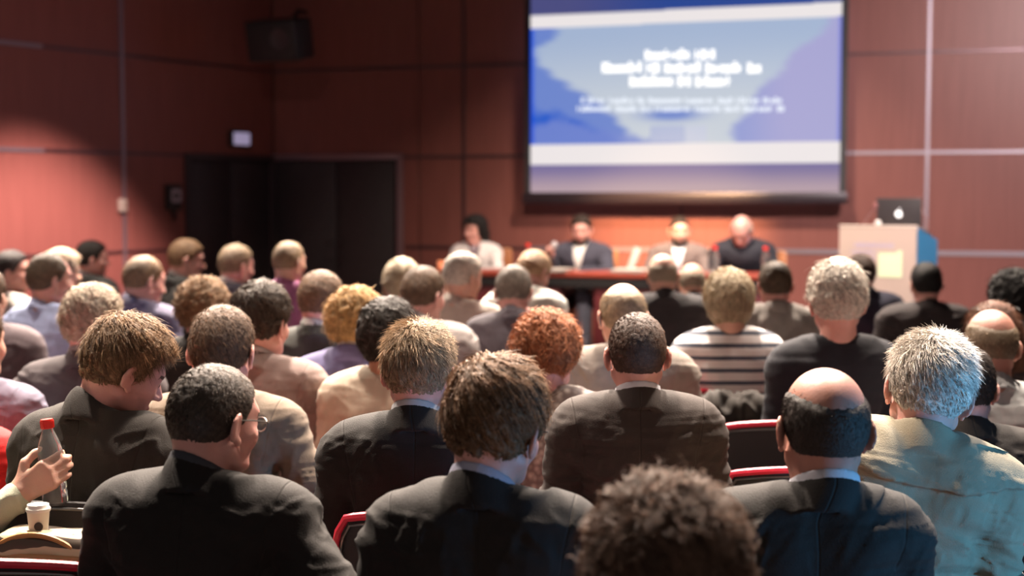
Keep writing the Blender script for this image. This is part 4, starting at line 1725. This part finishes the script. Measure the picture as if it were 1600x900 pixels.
P('y', 228, 401, 7.6, 54, body=-16, yaw=-34, pitch=8, lean=10, sw=1.12, kind='suit', col=(.13, .12, .19), hair='receding', hc='lightbrown', skin='pink',
  label='person with receding light brown hair in a dark violet blue jacket on the left')
P('z', 725, 392, 6.85, 54, body=-14, yaw=-36, pitch=10, lean=4, sw=1.16, kind='shirt', col=(.50, .43, .38), hair='short', hc='white', skin='fair',
  label='white haired person in pale beige shirt below the panel woman')
P('aa', 628, 405, 7.5, 52, body=0, yaw=0, pitch=8, lean=4, sw=1.0, kind='suit', col=(.08, .07, .07), hair='full', hc='palegrey', hcol=(.52, .42, .30), skin='fair',
  label='person with pale blond hair half hidden behind the light grey suit')
P('ab', 80, 396, 6.6, 56, body=-22, yaw=-30, pitch=4, lean=2, sw=1.05, kind='shirt', col=(.42, .49, .74), hair='receding', hc='brown', hcol=(.13, .09, .06), skin='pink',
  label='person with receding brown hair in a light blue shirt on the left')
P('ac', 1035, 395, 7.2, 46, body=0, yaw=4, pitch=8, lean=4, sw=1.15, kind='suit', col=(.035, .03, .033), hair='ring', hc='grey', skin='fair',
  label='bald headed person in a dark suit in front of the panel table')
P('ad', 1211, 406, 6.8, 48, body=0, yaw=0, pitch=4, lean=3, sw=1.0, kind='hood', col=(.26, .23, .21), hair='short', hc='dark', hcol=(.10, .065, .04), skin='pink',
  label='person with brown hair in a grey hooded top between stripes and white hair')
P('ae', 1447, 408, 7.5, 46, body=0, yaw=0, pitch=4, lean=0, sw=1.12, kind='suit', col=(.04, .032, .033), hair='short', hc='black', skin='pink',
  label='person with black hair in a dark suit in front of the lectern')
P('af', 1582, 420, 6.2, 58, body=0, yaw=10, pitch=4, lean=2, sw=1.0, kind='shirt', col=(.48, .48, .5), hair='curly', hc='black', skin='tan', hsf=.95,
  label='person with curly black hair cut by the right edge')
P('ag', 1344, 396, 8.2, 42, body=8, yaw=14, pitch=6, lean=2, sw=1.12, kind='suit', col=NAVY, hair='short', hc='dark', hcol=(.07, .04, .028), skin='pink',
  label='person in a navy suit half hidden behind the full white hair')
P('ah', 836, 396, 7.6, 48, body=-20, yaw=-20, pitch=26, lean=12, sw=1.05, kind='shirt', col=(.58, .56, .52), hair='receding', hc='lightbrown', hcol=(.40, .25, .15), skin='pink',
  label='person in a white shirt bending forward before the panel table')
P('ai', 1081, 414, 8.0, 38, body=0, yaw=0, pitch=12, lean=8, sw=1.0, kind='suit', col=(.065, .055, .06), hair='ring', hc='grey', skin='fair', kfix=.93,
  label='small bald head low in the row just left of the striped sweater')
P('aj', 453, 376, 7.7, 46, body=-10, yaw=-26, pitch=4, lean=2, sw=.98, kind='shirt', col=(.34, .12, .24), hair='buzz', hc='sandy', skin='fair',
  label='person with cropped fair hair and a purple shirt before the dark door')
P('ak', 371, 380, 8.5, 46, body=-20, yaw=-28, pitch=6, lean=4, sw=1.1, kind='suit', col=(.05, .05, .07), collar=(.68, .63, .6), hair='short', hc='greybrown', skin='pink',
  label='person with short grey brown hair, white collar and navy coat before the black door')
P('al', 293, 372, 9.2, 46, body=-35, yaw=-38, pitch=8, lean=4, sw=1.1, kind='suit', col=(.03, .03, .03), collar=(.6, .56, .54), hair='short', hc='lightbrown', skin='pink',
  label='person with light brown hair in profile, black jacket and white collar')
P('am', 145, 374, 9.4, 40, body=-32, yaw=-36, pitch=4, lean=2, sw=1.05, kind='suit', col=(.02, .02, .02), collar=(.65, .62, .62), hair='short', hc='dark', hcol=(.02, .014, .012), skin='pink',
  label='person with dark hair and white collar sitting farthest against the left wall')
P('an', 98, 389, 8.0, 46, body=-20, yaw=-30, pitch=4, lean=0, sw=.95, kind='shirt', col=(.55, .50, .45), hair='full', hc='palegrey', hcol=(.60, .45, .32), skin='fair',
  label='person with pale blond hair half hidden behind the light blue shirt')
P('ao', 20, 389, 8.5, 46, body=-48, yaw=-34, pitch=2, lean=0, sw=1.0, kind='shirt', col=(.62, .58, .54), hair='short', hc='black', hcol=(.03, .02, .02), skin='pink',
  label='dark haired person in white shirt in profile at the left edge')
P('ap', -24, 415, 6.0, 64, body=0, yaw=-10, lean=2, sw=1.1, kind='suit', col=(.12, .09, .10), hair='short', hc='brown',
  label='mauve grey jacket shoulder of a person cut off by the left edge')
P('aq', -40, 470, 4.55, 86, body=-10, yaw=-10, lean=2, sw=1.05, kind='suit', col=(.18, .16, .22), hair='short', hc='brown',
  label='lavender grey jacket of a person cut off by the left edge')

PEOPLE = {}
for (a, kw) in P_:
    root, par, hs = make_person(*a, **kw)
    PEOPLE[a[0]] = (root, par)
    L = kw['label']
    br = R(kw.get('body', 0)) * .5
    wl_ = L.split(',')[0].split()[:12]
    while wl_[-1] in ('a', 'the', 'and', 'in', 'of', 'with', 'by', 'at', 'from', 'behind', 'on', 'full', 'left', 'nearest', 'half', 'right', 'light', 'dark', 'grey'):
        wl_.pop()
    cx_, grp = root.location.x, 'occupied audience chairs'
    if a[0] == 'f':
        cx_, grp = -1.14, 'tall occupied chairs'
    if a[0] == 'h':
        cx_, grp = -.165, 'tall chairs'
    place_chair(cx_, root.location.y + (.05 if a[0] == 'f' else 0), br if a[0] != 'f' else 0, 'black chair of the ' + ' '.join(wl_), grp)

root, par = PEOPLE['b']
glasses(root, par, mat('thin_metal_frame', (.3, .28, .26), .3, .8))
root, par = PEOPLE['c']
glasses(root, par)

# sunglasses pushed up over the hair
root, par = PEOPLE['v']
g_ = glasses(root, dict(par, pitch=par['pitch']), M_BLACK, 'sunglasses')
P0 = np.zeros(len(g_.data.vertices) * 3, np.float32)
g_.data.vertices.foreach_get('co', P0)
P0 = P0.reshape(-1, 3) + np.array([0, -.05, .105], np.float32)
g_.data.vertices.foreach_set('co', P0.ravel())
g_.data.update()

# more people cut by the left edge: a red sleeve, and the arm that holds the bottle
POSES['bottle'] = {-1: POSES['lap'][-1], 1: ((.198, .0, .93), (.330, -.020, .700), (.528, .078, .893), (.84, .10, .54), (-.5, 0, .86), 1.0)}
make_person('as', -120, 560, 3.9, 95, sw=1.12, lean=2, kind='sweater', col=(.55, .015, .015), hair='short', hc='brown', kfix=.86, xy=(-1.60, 3.92), body=-20,
            label='red sleeve of a person cut off by the left edge, beside the bottle')
BP = (-1.67, 3.17)
broot, bpar, _ = make_person('ar', -400, 500, 3.17, 115, sw=1 / .87, kind='shirt', col=(.42, .43, .32), hair='bob', hc='brown', kfix=1.0, xy=BP, pose='bottle', hsf=1.0,
                             label='person in pale green sleeve reaching in from the left edge, holding a water bottle')
place_chair(BP[0], BP[1], 0, 'black chair of the person holding the water bottle', 'occupied audience chairs')
place_chair(-1.60, 3.92, 0, 'black chair of the person with the red sleeve', 'occupied audience chairs')

# the water bottle
cB = at(80, 722, 3.288)
bot = empty('water_bottle', tuple(cB + Vector((.009, 0, -.100))))
bot.rotation_euler = (0, R(-5), 0)
tag(bot, 'clear plastic water bottle with red cap held up in a hand at the left', 'bottle')
M_PET = mat('clear_plastic', (.85, .87, .87), .06, trans=.88)
M_PET.node_tree.nodes['Principled BSDF'].inputs['IOR'].default_value = 1.38
M_WATER = mat('water', (.97, .98, .98), .02, trans=1.0)
M_WATER.node_tree.nodes['Principled BSDF'].inputs['IOR'].default_value = 1.30
M_RCAP = mat('red_cap', (.75, .03, .02), .35)
b = MB()
pr = [(.010, 0), (.024, .000), (.0290, .006), (.0290, .030), (.0278, .034), (.0290, .038), (.0290, .060), (.0275, .064), (.0290, .068), (.0290, .100), (.0278, .104),
      (.0290, .108), (.0285, .125), (.0250, .143), (.0190, .160), (.0140, .172), (.0125, .180), (.0125, .188)]
b.lathe(pr, n=32)
b.build('bottle_body', M_PET, bot)
b = MB()
b.lathe([(.008, .003), (.0265, .006), (.0268, .045), (.0262, .050), (.0268, .070), (.0268, .088)], n=28)
b.build('water', M_WATER, bot)
b = MB()
b.lathe([(.0135, .180), (.0150, .181), (.0150, .199), (.0135, .202), (.004, .2025)], n=24)
for q in range(24):
    a = q * math.pi / 12
    b.box((.0152 * math.cos(a), .0152 * math.sin(a), .190), (.0012, .0012, .016), rot=Matrix.Rotation(a, 3, 'Z'))
b.build('cap', M_RCAP, bot)

# ============================================================ EMPTY CHAIRS, BAG AND CUP
for (px, py, right, lab) in ((1140, 610, True, 'empty black chair with red top edge left of the striped sweater, farther one'),
                             (1124, 662, False, 'empty black chair with red edged backrest between the charcoal suit and the bare crown'),
                             (1135, 735, False, 'empty black chair whose red edge shows just above the broad dark shoulder')):
    D = FPX * .74 / (py - 307)
    X = (px - 800) / FPX * D + (-.235 if right else .235)
    place_chair(X, D + .19, 0, lab, 'empty chairs')
place_chair(-1.085, 3.05, 0, 'empty black chair with red edge holding the handbag at the bottom left', 'empty chairs')

bx_, by_ = at(88, 850, 3.16).x, 3.16
bag = empty('handbag', (bx_, by_, .4635), R(-12))
bag.scale = (.95, .95, 1.22)
tag(bag, 'beige and brown patterned handbag with curved handle standing on the chair at bottom left', 'handbag')
M_LEATH = mat('tan_leather', (.30, .16, .07), .4, bump=.2, bscale=120)
M_BAGP = mat('bag_pattern', (.34, .27, .19), .45)
nt, bs = nodes(M_BAGP)
tc = nt.nodes.new('ShaderNodeTexCoord')
wv = nt.nodes.new('ShaderNodeTexWave')
wv.bands_direction = 'Z'
wv.inputs['Scale'].default_value = 7
wv.inputs['Distortion'].default_value = 5
wv.inputs['Detail'].default_value = 2
nt.links.new(tc.outputs['Object'], wv.inputs['Vector'])
cr = nt.nodes.new('ShaderNodeValToRGB')
cr.color_ramp.interpolation = 'CONSTANT'
cr.color_ramp.elements[0].color = (.48, .37, .25, 1)
cr.color_ramp.elements[1].position = .6
cr.color_ramp.elements[1].color = (.05, .032, .02, 1)
nt.links.new(wv.outputs['Fac'], cr.inputs[0])
nt.links.new(cr.outputs[0], bs.inputs['Base Color'])
g = Field(np.arange(-.19, .19, .006), np.arange(-.12, .12, .006), np.arange(-.02, .36, .006))
X, Y, Z = g.all()
hx = .135 - .10 * np.clip(Z, 0, .34) * .8
hy = .075 - .12 * np.clip(Z, 0, .34)
qx, qy, qz = np.abs(X) - hx, np.abs(Y) - hy, np.abs(Z - .15) - .125
g.d = np.sqrt(np.maximum(qx, 0) ** 2 + np.maximum(qy, 0) ** 2 + np.maximum(qz, 0) ** 2) + np.minimum(np.maximum(qx, np.maximum(qy, qz)), 0) - .025
V, F = g.mesh()
V = V + vnormals(V, F) * (nz(V, 9, 4)[:, None] * .005)
V[:, 2] = np.maximum(V[:, 2], 0)
mesh_np('bag_body', V, F, M_BAGP, bag)
for zz_ in (.06, .21, .262):
    b = MB()
    pts = []
    for q in range(28):
        a = 2 * math.pi * q / 28
        ca, sa = math.cos(a), math.sin(a)
        kx, ky = .160 - .08 * zz_, .101 - .12 * zz_
        e_ = (abs(ca) ** 5 + abs(sa) ** 5) ** (-1 / 5)
        pts.append((kx * ca * e_ * .99, ky * sa * e_ * .99, zz_))
    b.tube(pts, .0065, 8, closed=True)
    b.build('leather_band', M_LEATH, bag)
b = MB()
pts = [(-.125 + .21 * t, -.060, .272 + .030 * math.sin(math.pi * t) ** .7) for t in [q / 14 for q in range(15)]]
b.tube(pts, .0055, 8)
b.build('handle', mat('orange_brown_leather', (.42, .20, .06), .4), bag)
b = MB()
for q in range(9):
    b.lathe([(.003, 0), (.006, .001), (.005, .004), (.002, .006)], (-.10 + .025 * q, -.083, .18), 8, rot=Matrix.Rotation(R(90), 3, 'X'))
b.tube([(-.12, -.076, .235), (.12, -.076, .235)], .003, 6)
b.build('stud', mat('brass', (.7, .55, .3), .3, 1.0), bag)

pc = at(60, 812, 3.16)
cup = empty('paper_cup', (pc.x, 3.16, .812))
tag(cup, 'white paper cup with lid standing in the opening of the handbag', 'cup')
M_CUP = mat('white_cardboard', (.68, .64, .56), .6)
b = MB(); b.lathe([(.019, 0), (.0245, .060), (.0255, .061), (.0255, .064), (.020, .064)], n=28); b.build('cup_body', M_CUP, cup)
b = MB(); b.lathe([(.0262, .062), (.0272, .064), (.0272, .069), (.0245, .072), (.0235, .078), (.0215, .0785), (.010, .0765)], n=28)
b.build('lid', mat('white_lid', (.80, .77, .70), .4), cup)
b = MB(); b.lathe([(.010, 0), (.0100, .0008)], (0.008, -.0235, .032), 16, rot=Matrix.Rotation(R(90), 3, 'X')); b.build('printed_dot', M_BLACK, cup)

# black jacket hung over the chair of the striped sweater
rr_ = PEOPLE['r'][0]
g = Field(np.arange(-.34, .34, .008), np.arange(-.14, .14, .008), np.arange(-.32, .12, .008))
X, Y, Z = g.all()
for (x0, x1, z0_, z1_, r0) in ((-.20, .20, .02, .02, .055), (-.20, -.24, .0, -.20, .06), (.20, .25, .0, -.20, .065), (-.10, -.12, .0, -.24, .06), (.05, .06, .0, -.24, .06), (.14, .16, .01, -.22, .06)):
    g.add(f_cap((x0, -.01, z0_), (x1, -.02, z1_), r0, r0 * .9), .03)
V, F = g.mesh()
V = V + vnormals(V, F) * ((1 - 2 * np.abs(nz(V, 9, 77, (1.4, 1, .6), 5)))[:, None] * .016)
o = mesh_np('draped_jacket', V, F, cloth_mat('draped', (.03, .025, .022)), None, {'rest': V})
o.location = (rr_.location.x + .01, rr_.location.y - .24, .775)
tag(o, 'crumpled black jacket draped over the chair below the striped sweater', 'jacket')

# ============================================================ THE PANEL
TZ = PODZ + .745
TA, TB = at(668, 415, 11.35), at(1205, 415, 10.55)
tx0, ty0, tx1, ty1 = TA.x, 11.35, TB.x, 10.55
tdir = Vector((tx1 - tx0, ty1 - ty0, 0))
TL = tdir.length
tang = math.atan2(tdir.y, tdir.x)
tc_ = Vector(((tx0 + tx1) / 2, (ty0 + ty1) / 2, PODZ))
tnor = Vector((-math.sin(tang), math.cos(tang), 0))      # away from the audience
tc_ = tc_ + tnor * .25
tab = empty('panel_table', tuple(tc_), tang)
tag(tab, 'long red brown wooden panel table on the podium under the screen', 'table')
b = MB(); b.box((0, 0, .725), (TL, .50, .04), bev=.006); b.build('tabletop', M_REDWOOD, tab)
b = MB(); b.box((0, -.22, .665), (TL - .06, .02, .075), bev=.003); b.build('apron', M_BLACK, tab)
gx0 = ((at(888, 460, 10.95).x) - tc_.x) / math.cos(tang)
gx1 = ((at(942, 460, 10.95).x) - tc_.x) / math.cos(tang)
for (a, c) in ((-TL / 2 + .05, gx0), (gx1, .52), (.54, TL / 2 - .05)):
    b = MB(); b.box(((a + c) / 2, -.20, .36), (c - a, .02, .60), bev=.004)
    b.build('front_panel', M_DKRED, tab)
for x in (-TL / 2 + .03, gx0 - .0, gx1, .53, TL / 2 - .03):
    b = MB(); b.box((x, .03, .353), (.035, .40, .705), bev=.003)
    b.build('leg_panel', M_DKRED, tab)

PG = 'speakers at the panel table'
PANEL = (
    dict(a=('p1', 741, 334, 11.95, 32), body=168, yaw=-26, pitch=2, lean=6, sw=.95, kind='suit', col=(.62, .58, .58), collar=(.34, .28, .32), hair='long', hc='black',
         hcol=(.014, .011, .011), skin='pink', pose='table', hsf=.98, label='panel speaker with long dark hair and a white jacket at the left end'),
    dict(a=('p2', 908, 334, 11.62, 32), body=164, yaw=6, pitch=10, lean=4, sw=1.12, kind='suit', col=(.045, .045, .065), collar=(.66, .64, .62), hair='short', hc='dark',
         skin='pink', pose='mic', tr=(.16, .17, .22), label='bearded panel speaker with navy jacket and white shirt holding a microphone'),
    dict(a=('p3', 1062, 337, 11.35, 32), body=170, yaw=10, pitch=4, lean=6, sw=1.05, kind='suit', col=(.16, .12, .11), collar=(.72, .72, .76), hair='buzz', hc='dark',
         skin='pale', pose='table', label='panel speaker with cropped hair, grey brown jacket and open white shirt'),
    dict(a=('p4', 1158, 340, 11.15, 34), body=172, yaw=-14, pitch=26, lean=16, sw=1.12, kind='sweater', col=(.02, .02, .028), collar=(.42, .34, .42), hair='ring', hc='white',
         skin='pink', pose='table', label='panel speaker with bald white head bent over papers at the right end'),
)
M_WOOD = mat('honey_wood', (.38, .14, .05), .4, var=.15, vscale=6)


def wooden_chair(x, y, rz, label):
    root = empty('wooden_chair', (x, y, PODZ), rz)
    tag(root, label, 'chair', 'wooden panel chairs')
    b = MB(); b.box((0, .06, .45), (.50, .48, .05), bev=.012); b.build('seat', mat('dark_red_fabric', (.16, .03, .03), .8), root)
    b = MB(); b.box((0, -.235, .74), (.44, .025, .24), bev=.012); b.box((0, -.235, .872), (.48, .035, .03), bev=.01)
    b.build('backrest', M_WOOD, root)
    for sx in (-1, 1):
        for yy in (-.22, .26):
            b = MB(); b.box((sx * .235, yy, .44 if yy < 0 else .215), (.035, .035, .88 if yy < 0 else .43), bev=.005)
            b.build('leg', M_WOOD, root)
    return root


for d in PANEL:
    d = dict(d)
    a = d.pop('a')
    root, par, hs = make_person(*a, z0=PODZ, n=2500, **d)
    PEOPLE[a[0]] = (root, par)
    if a[0] != 'p4':
        wooden_chair(root.location.x, root.location.y, R(d['body']), 'wooden chair behind the panel table under the ' + ' '.join(d['label'].split()[1:7]))
    else:
        wooden_chair(root.location.x + .14, root.location.y + .0, R(d['body'] + 8), 'honey brown wooden armchair at the right end of the panel table')
# beard of the second and third speaker, a scarf for the first
for key_, cc in (('p2', (.03, .02, .018)), ('p3', (.04, .028, .022))):
    root, par = PEOPLE[key_]
    g = Field(np.arange(-.09, .09, .005), np.arange(-.02, .13, .005), np.arange(1.02, 1.15, .005))
    head_core(g.add, g.cut, .006)
    X, Y, Z = g.all()
    g.d = smx(g.d, Z - (1.105 - .35 * np.clip(.06 - np.abs(X), 0, .06) + .0 * Y), .004)
    g.d = smx(g.d, .03 - Y, .004)
    V, F = g.mesh()
    mesh_np('beard', deform(V, **par), F, hair_mat('beard' + key_, cc), root, {'tint': np.ones(len(V)), 'rest': V})
root, par = PEOPLE['p1']
b = MB(); b.tube([(-.05, .045, 1.02), (-.03, .10, .97), (-.012, .135, .90), (-.02, .14, .76)], [.018, .02, .018, .02]); b.tube([(.05, .045, 1.02), (.03, .10, .97), (.012, .135, .90), (.015, .14, .78)], [.018, .02, .018, .02])
o = b.build('scarf', mat('dark_scarf', (.05, .02, .035), .8), root)
Pq = np.zeros(len(o.data.vertices) * 3, np.float32)
o.data.vertices.foreach_get('co', Pq)
o.data.vertices.foreach_set('co', deform(Pq.reshape(-1, 3), **par).ravel())


def on_table(px, back=0.0):
    """a spot on the table top under pixel column px"""
    p0 = tc_ + tnor * back
    d = at(px, 415, 1.0) - Vector((0, 0, CAMZ))
    t = (p0.x * tnor.x + p0.y * tnor.y) / (d.x * tnor.x + d.y * tnor.y)
    return Vector((d.x * t, d.y * t, TZ))


# microphone held by the second speaker
root, par = PEOPLE['p2']
S_, E_, W_, f_, t_, cu_ = POSES['mic'][1]
hw = np.array([list(np.array(W_) + norm3(f_) * .055 + np.array([-.01, .02, .0]))], np.float32)
hp = deform(hw, **par)[0]
br = root.rotation_euler.z
mp = Vector((root.location.x + hp[0] * math.cos(br) - hp[1] * math.sin(br), root.location.y + hp[0] * math.sin(br) + hp[1] * math.cos(br), PODZ + hp[2]))
mic = empty('hand_microphone', tuple(mp))
mic.rotation_euler = (R(-12), R(14), 0)
tag(mic, 'hand microphone with pale round head held by the bearded speaker', 'microphone')
b = MB(); b.lathe([(.010, -.12), (.013, -.11), (.016, .03), (.018, .04)], n=14); b.build('mic_body', M_BLACK, mic)
b = MB(); b.lathe([(.018, .04), (.026, .05), (.030, .070), (.026, .090), (.012, .100), (.004, .101)], n=16); b.build('mic_head', mat('mic_grille', (.5, .48, .5), .4, .6), mic)


def small_bottle(px, back, lab):
    p = on_table(px, back)
    r = empty('water_bottle', tuple(p))
    tag(r, lab, 'bottle', 'water bottles on the panel table')
    b = MB(); b.lathe([(.02, 0), (.031, .004), (.031, .12), (.028, .145), (.014, .175), (.013, .185)], n=16); b.build('bottle_body', mat('pale_bottle', (.7, .68, .68), .08, trans=.92), r)
    b = MB(); b.lathe([(.016, .182), (.019, .184), (.019, .206), (.016, .209)], n=14); b.build('cap', M_RCAP, r)
    return r


small_bottle(825, .0, 'small water bottle with red cap between the long haired and the bearded speaker')
small_bottle(1117, -.12, 'small water bottle with red cap left of the bent bald speaker')
small_bottle(1196, -.12, 'small water bottle with red cap right of the bent bald speaker')
M_PAPER = mat('paper', (.52, .46, .42), .7)


def papers(px, back, w, d, n, lab, rz=0.0):
    p = on_table(px, back)
    b = MB()
    for q in range(n):
        b.box((rt.uniform(-.008, .008), rt.uniform(-.008, .008), .002 + q * .004), (w, d, .0035), rot=Matrix.Rotation(rt.uniform(-.12, .12), 3, 'Z'))
    o = b.build('paper_stack', M_PAPER, None, smooth=False, loc=tuple(p), rz=tang + rz)
    tag(o, lab, 'papers')
    return o


papers(985, -.10, .24, .30, 6, 'low stack of white papers in the middle of the panel table')
papers(868, -.14, .22, .28, 5, 'white papers before the bearded speaker')
papers(1136, -.20, .22, .28, 5, 'white papers under the bent bald speaker')
p = on_table(990, .05)
nc = empty('tent_card', tuple(p), tang)
tag(nc, 'tall pale folded card standing in the middle of the panel table', 'card')
b = MB(); b.box((0, 0, .095), (.055, .004, .19), rot=Matrix.Rotation(R(20), 3, 'Y'), bev=.001); b.build('card_front', M_PAPER, nc)
b = MB(); b.box((0, .03, .085), (.055, .004, .18), rot=Matrix.Rotation(R(20), 3, 'Y') @ Matrix.Rotation(R(16), 3, 'X'), bev=.001); b.build('card_back', M_PAPER, nc)
p = on_table(690, -.15)
tl = empty('table_candle', tuple(p))
tag(tl, 'small glowing amber light at the left end of the panel table', 'light')
b = MB(); b.lathe([(.022, 0), (.026, .004), (.034, .06), (.033, .068), (.028, .066)], n=18)
b.build('amber_glass', mat('amber_glow', (.6, .2, .08), .3, emit=(1.0, .30, .14), estr=.9), tl)
b = MB(); b.lathe([(.028, .0), (.028, .002)], n=14); b.build('base', M_BLACK, tl)

# ============================================================ THE LECTERN
fl_ = Vector((at(1311, 400, 10.1).x, 10.1, PODZ))
fr_ = Vector((at(1431, 400, 9.8).x, 9.8, PODZ))
lw = (fr_ - fl_).length
lang = math.atan2(fr_.y - fl_.y, fr_.x - fl_.x)
lec = empty('lectern', tuple((fl_ + fr_) / 2), lang)
tag(lec, 'pale beige lectern with blue side and green white square at the right', 'lectern')
ldp = .50
zf = at(1370, 354, 9.95).z - PODZ
zr = zf - .10
M_LECF = mat('beige_laminate', (.50, .38, .32), .5)
M_LECB = mat('lectern_side_blue', (.035, .22, .42), .45)  # blue base colour for the side panels


def lec_quad(name, m, poly, ax_, t0, t1, par=lec):
    b = MB()
    b.prism(poly, t0, t1)
    if ax_ == 'X':      # poly is (y, z), thickness along x
        for v in b.bm.verts:
            v.co = Vector((v.co.z, v.co.x, v.co.y))
    else:               # poly is (x, z), thickness along y
        for v in b.bm.verts:
            v.co = Vector((v.co.x, v.co.z, v.co.y))
    return b.build(name, m, par, smooth=False)


lec_quad('front_panel', M_LECF, [(-lw / 2, 0), (lw / 2, 0), (lw / 2, zf), (-lw / 2, zf)], 'Y', 0, .022)
lec_quad('side_panel', M_LECB, [(.022, 0), (ldp, 0), (ldp, zr), (.022, zf - .004)], 'X', lw / 2 - .022, lw / 2)
lec_quad('side_panel', M_LECB, [(.022, 0), (ldp, 0), (ldp, zr), (.022, zf - .004)], 'X', -lw / 2, -lw / 2 + .022)
lec_quad('desk_top', M_LECF, [(.022, zf - .03), (ldp, zr - .026), (ldp, zr - .004), (.022, zf - .008)], 'X', -lw / 2 + .022, lw / 2 - .022)
b = MB(); b.box((0, .011, zf + .004), (lw + .008, .030, .012), bev=.003); b.build('edge_trim', mat('pale_edge', (.7, .58, .5), .4), lec)
mpx = lw / 121
sq = MB()
sq.prism([(-.083, -.09), (.083, -.09), (.083, .075), (.085, .095), (.060, .098), (.040, .078), (-.083, .078)], 0, .004)
for v in sq.bm.verts:
    v.co = Vector((v.co.x, -v.co.z, v.co.y))
o = sq.build('green_white_emblem', mat('pale_green_paper', (.70, .82, .52), .5), lec, smooth=False, loc=((1392 - 1371) * mpx, 0, zf - .262))
for r_, (x0, x1, yy) in enumerate(((1335, 1395, 383), (1330, 1368, 393), (1330, 1366, 402))):
    b = MB()
    xx = x0
    while xx < x1:
        ww = rt.uniform(2.5, 5)
        b.box(((xx + ww / 2 - 1371) * mpx, -.001, zf - (yy - 354) * mpx), (ww * mpx * .8, .002, (6 if r_ == 0 else 4) * mpx * rt.uniform(.7, 1)))
        xx += ww + .8
    b.build('printed_lettering', mat('lilac_print', (.42, .36, .52), .6), lec, smooth=False)
b = MB(); b.box((0, ldp * .55, .45), (lw - .05, ldp * .8, .02)); b.build('shelf', M_LECF, lec)
slope = math.atan2(zf - zr, ldp)


def lec_pt(x, y, dz=0.0):
    z = zf - .006 - (zf - zr) * (y - .022) / (ldp - .022) + dz
    q = Matrix.Rotation(lang, 3, 'Z') @ Vector((x, y, z))
    return lec.location + q


# laptop with its lid toward the audience
lap = empty('laptop', tuple(lec_pt((1397 - 1371) * mpx, .20, .004)), lang)
lap.rotation_euler = (-slope, 0, lang)
tag(lap, 'open dark laptop with glowing white fruit emblem on top of the lectern', 'laptop')
b = MB(); b.box((0, .02, .008), (.32, .22, .014), bev=.004); b.build('keyboard_base', mat('grey_aluminium', (.3, .3, .31), .35, .7), lap)
lidR = Matrix.Rotation(R(20), 3, 'X')
b = MB(); b.box((0, 0, .105), (.32, .008, .20), bev=.003); lid = b.build('lid', mat('dark_lid', (.035, .03, .032), .45), lap)
lid.location = (0, -.095, .014)
lid.rotation_euler = (R(14), 0, 0)
# the emblem: a bitten apple with its leaf
ap = []
for q in range(40):
    a = 2 * math.pi * q / 40 + math.pi / 2
    rr = .0215 * (1 - .16 * max(0, math.cos(a - math.pi / 2)) ** 8 - .10 * max(0, math.cos(a + math.pi / 2)) ** 10)
    x, y = rr * math.cos(a) * 1.0, rr * math.sin(a) * 1.03
    dx_, dy_ = x - .027, y - .004
    dd = math.hypot(dx_, dy_)
    if dd < .0125:
        x, y = .027 + dx_ / dd * .0125, .004 + dy_ / dd * .0125
    ap.append((x, y))
b = MB()
b.prism(ap, 0, .0016)
b.prism([(.000, .023), (.004, .025), (.010, .032), (.010, .036), (.004, .034), (.000, .028)], 0, .0016)
for v in b.bm.verts:
    v.co = Vector((v.co.x * 1.15, -v.co.z, v.co.y * 1.15))
b.build('glowing_emblem', mat('white_glow', (.8, .8, .8), .4, emit=(1, 1, 1), estr=1.1), lid, smooth=False, loc=(0, -.0042, .095))
# two gooseneck microphones and two small white things on the lectern
for (x0, x1, x2, top, lab) in ((1343, 1350, 1364, 322, 'thin gooseneck microphone left of the laptop on the lectern'), (1426, 1424, 1412, 314, 'thin gooseneck microphone right of the laptop on the lectern')):
    r = empty('gooseneck_microphone', tuple(lec_pt((x0 - 1371) * mpx, .34 if x0 > 1400 else .06, .0)), lang)
    tag(r, lab, 'microphone')
    hh = (354 - top) * mpx + (.06 if x0 > 1400 else 0)
    b = MB(); b.lathe([(.022, .0), (.022, .012), (.010, .018)], n=16); b.build('base', M_BLACK, r)
    b = MB(); b.tube([(0, 0, .010), ((x1 - x0) * mpx, 0, hh * .5), ((x2 - x0) * mpx, -.01, hh)], [.006, .005, .005]); b.build('gooseneck', mat('reddish_metal', (.45, .25, .24), .3, .7), r)
    b = MB(); b.lathe([(.006, -.02), (.014, -.015), (.016, .01), (.012, .022), (.003, .026)], ((x2 - x0) * mpx, -.012, hh + .01), 14); b.build('mic_head', mat('mic_foam', (.22, .08, .08), .8), r)
p = lec_pt((1371 - 1371) * mpx, .012, .012)
r = empty('lectern_light', tuple(p), lang)
tag(r, 'small white clip light on the front edge of the lectern', 'light')
b = MB(); b.lathe([(.012, 0), (.020, .006), (.022, .022), (.014, .034), (.004, .036)], n=16); b.build('shade', mat('white_plastic', (.85, .8, .75), .35), r)
b = MB(); b.box((0, .0, -.004), (.03, .03, .012), bev=.003); b.build('clip', mat('white_plastic', (.85, .8, .75), .35), r)
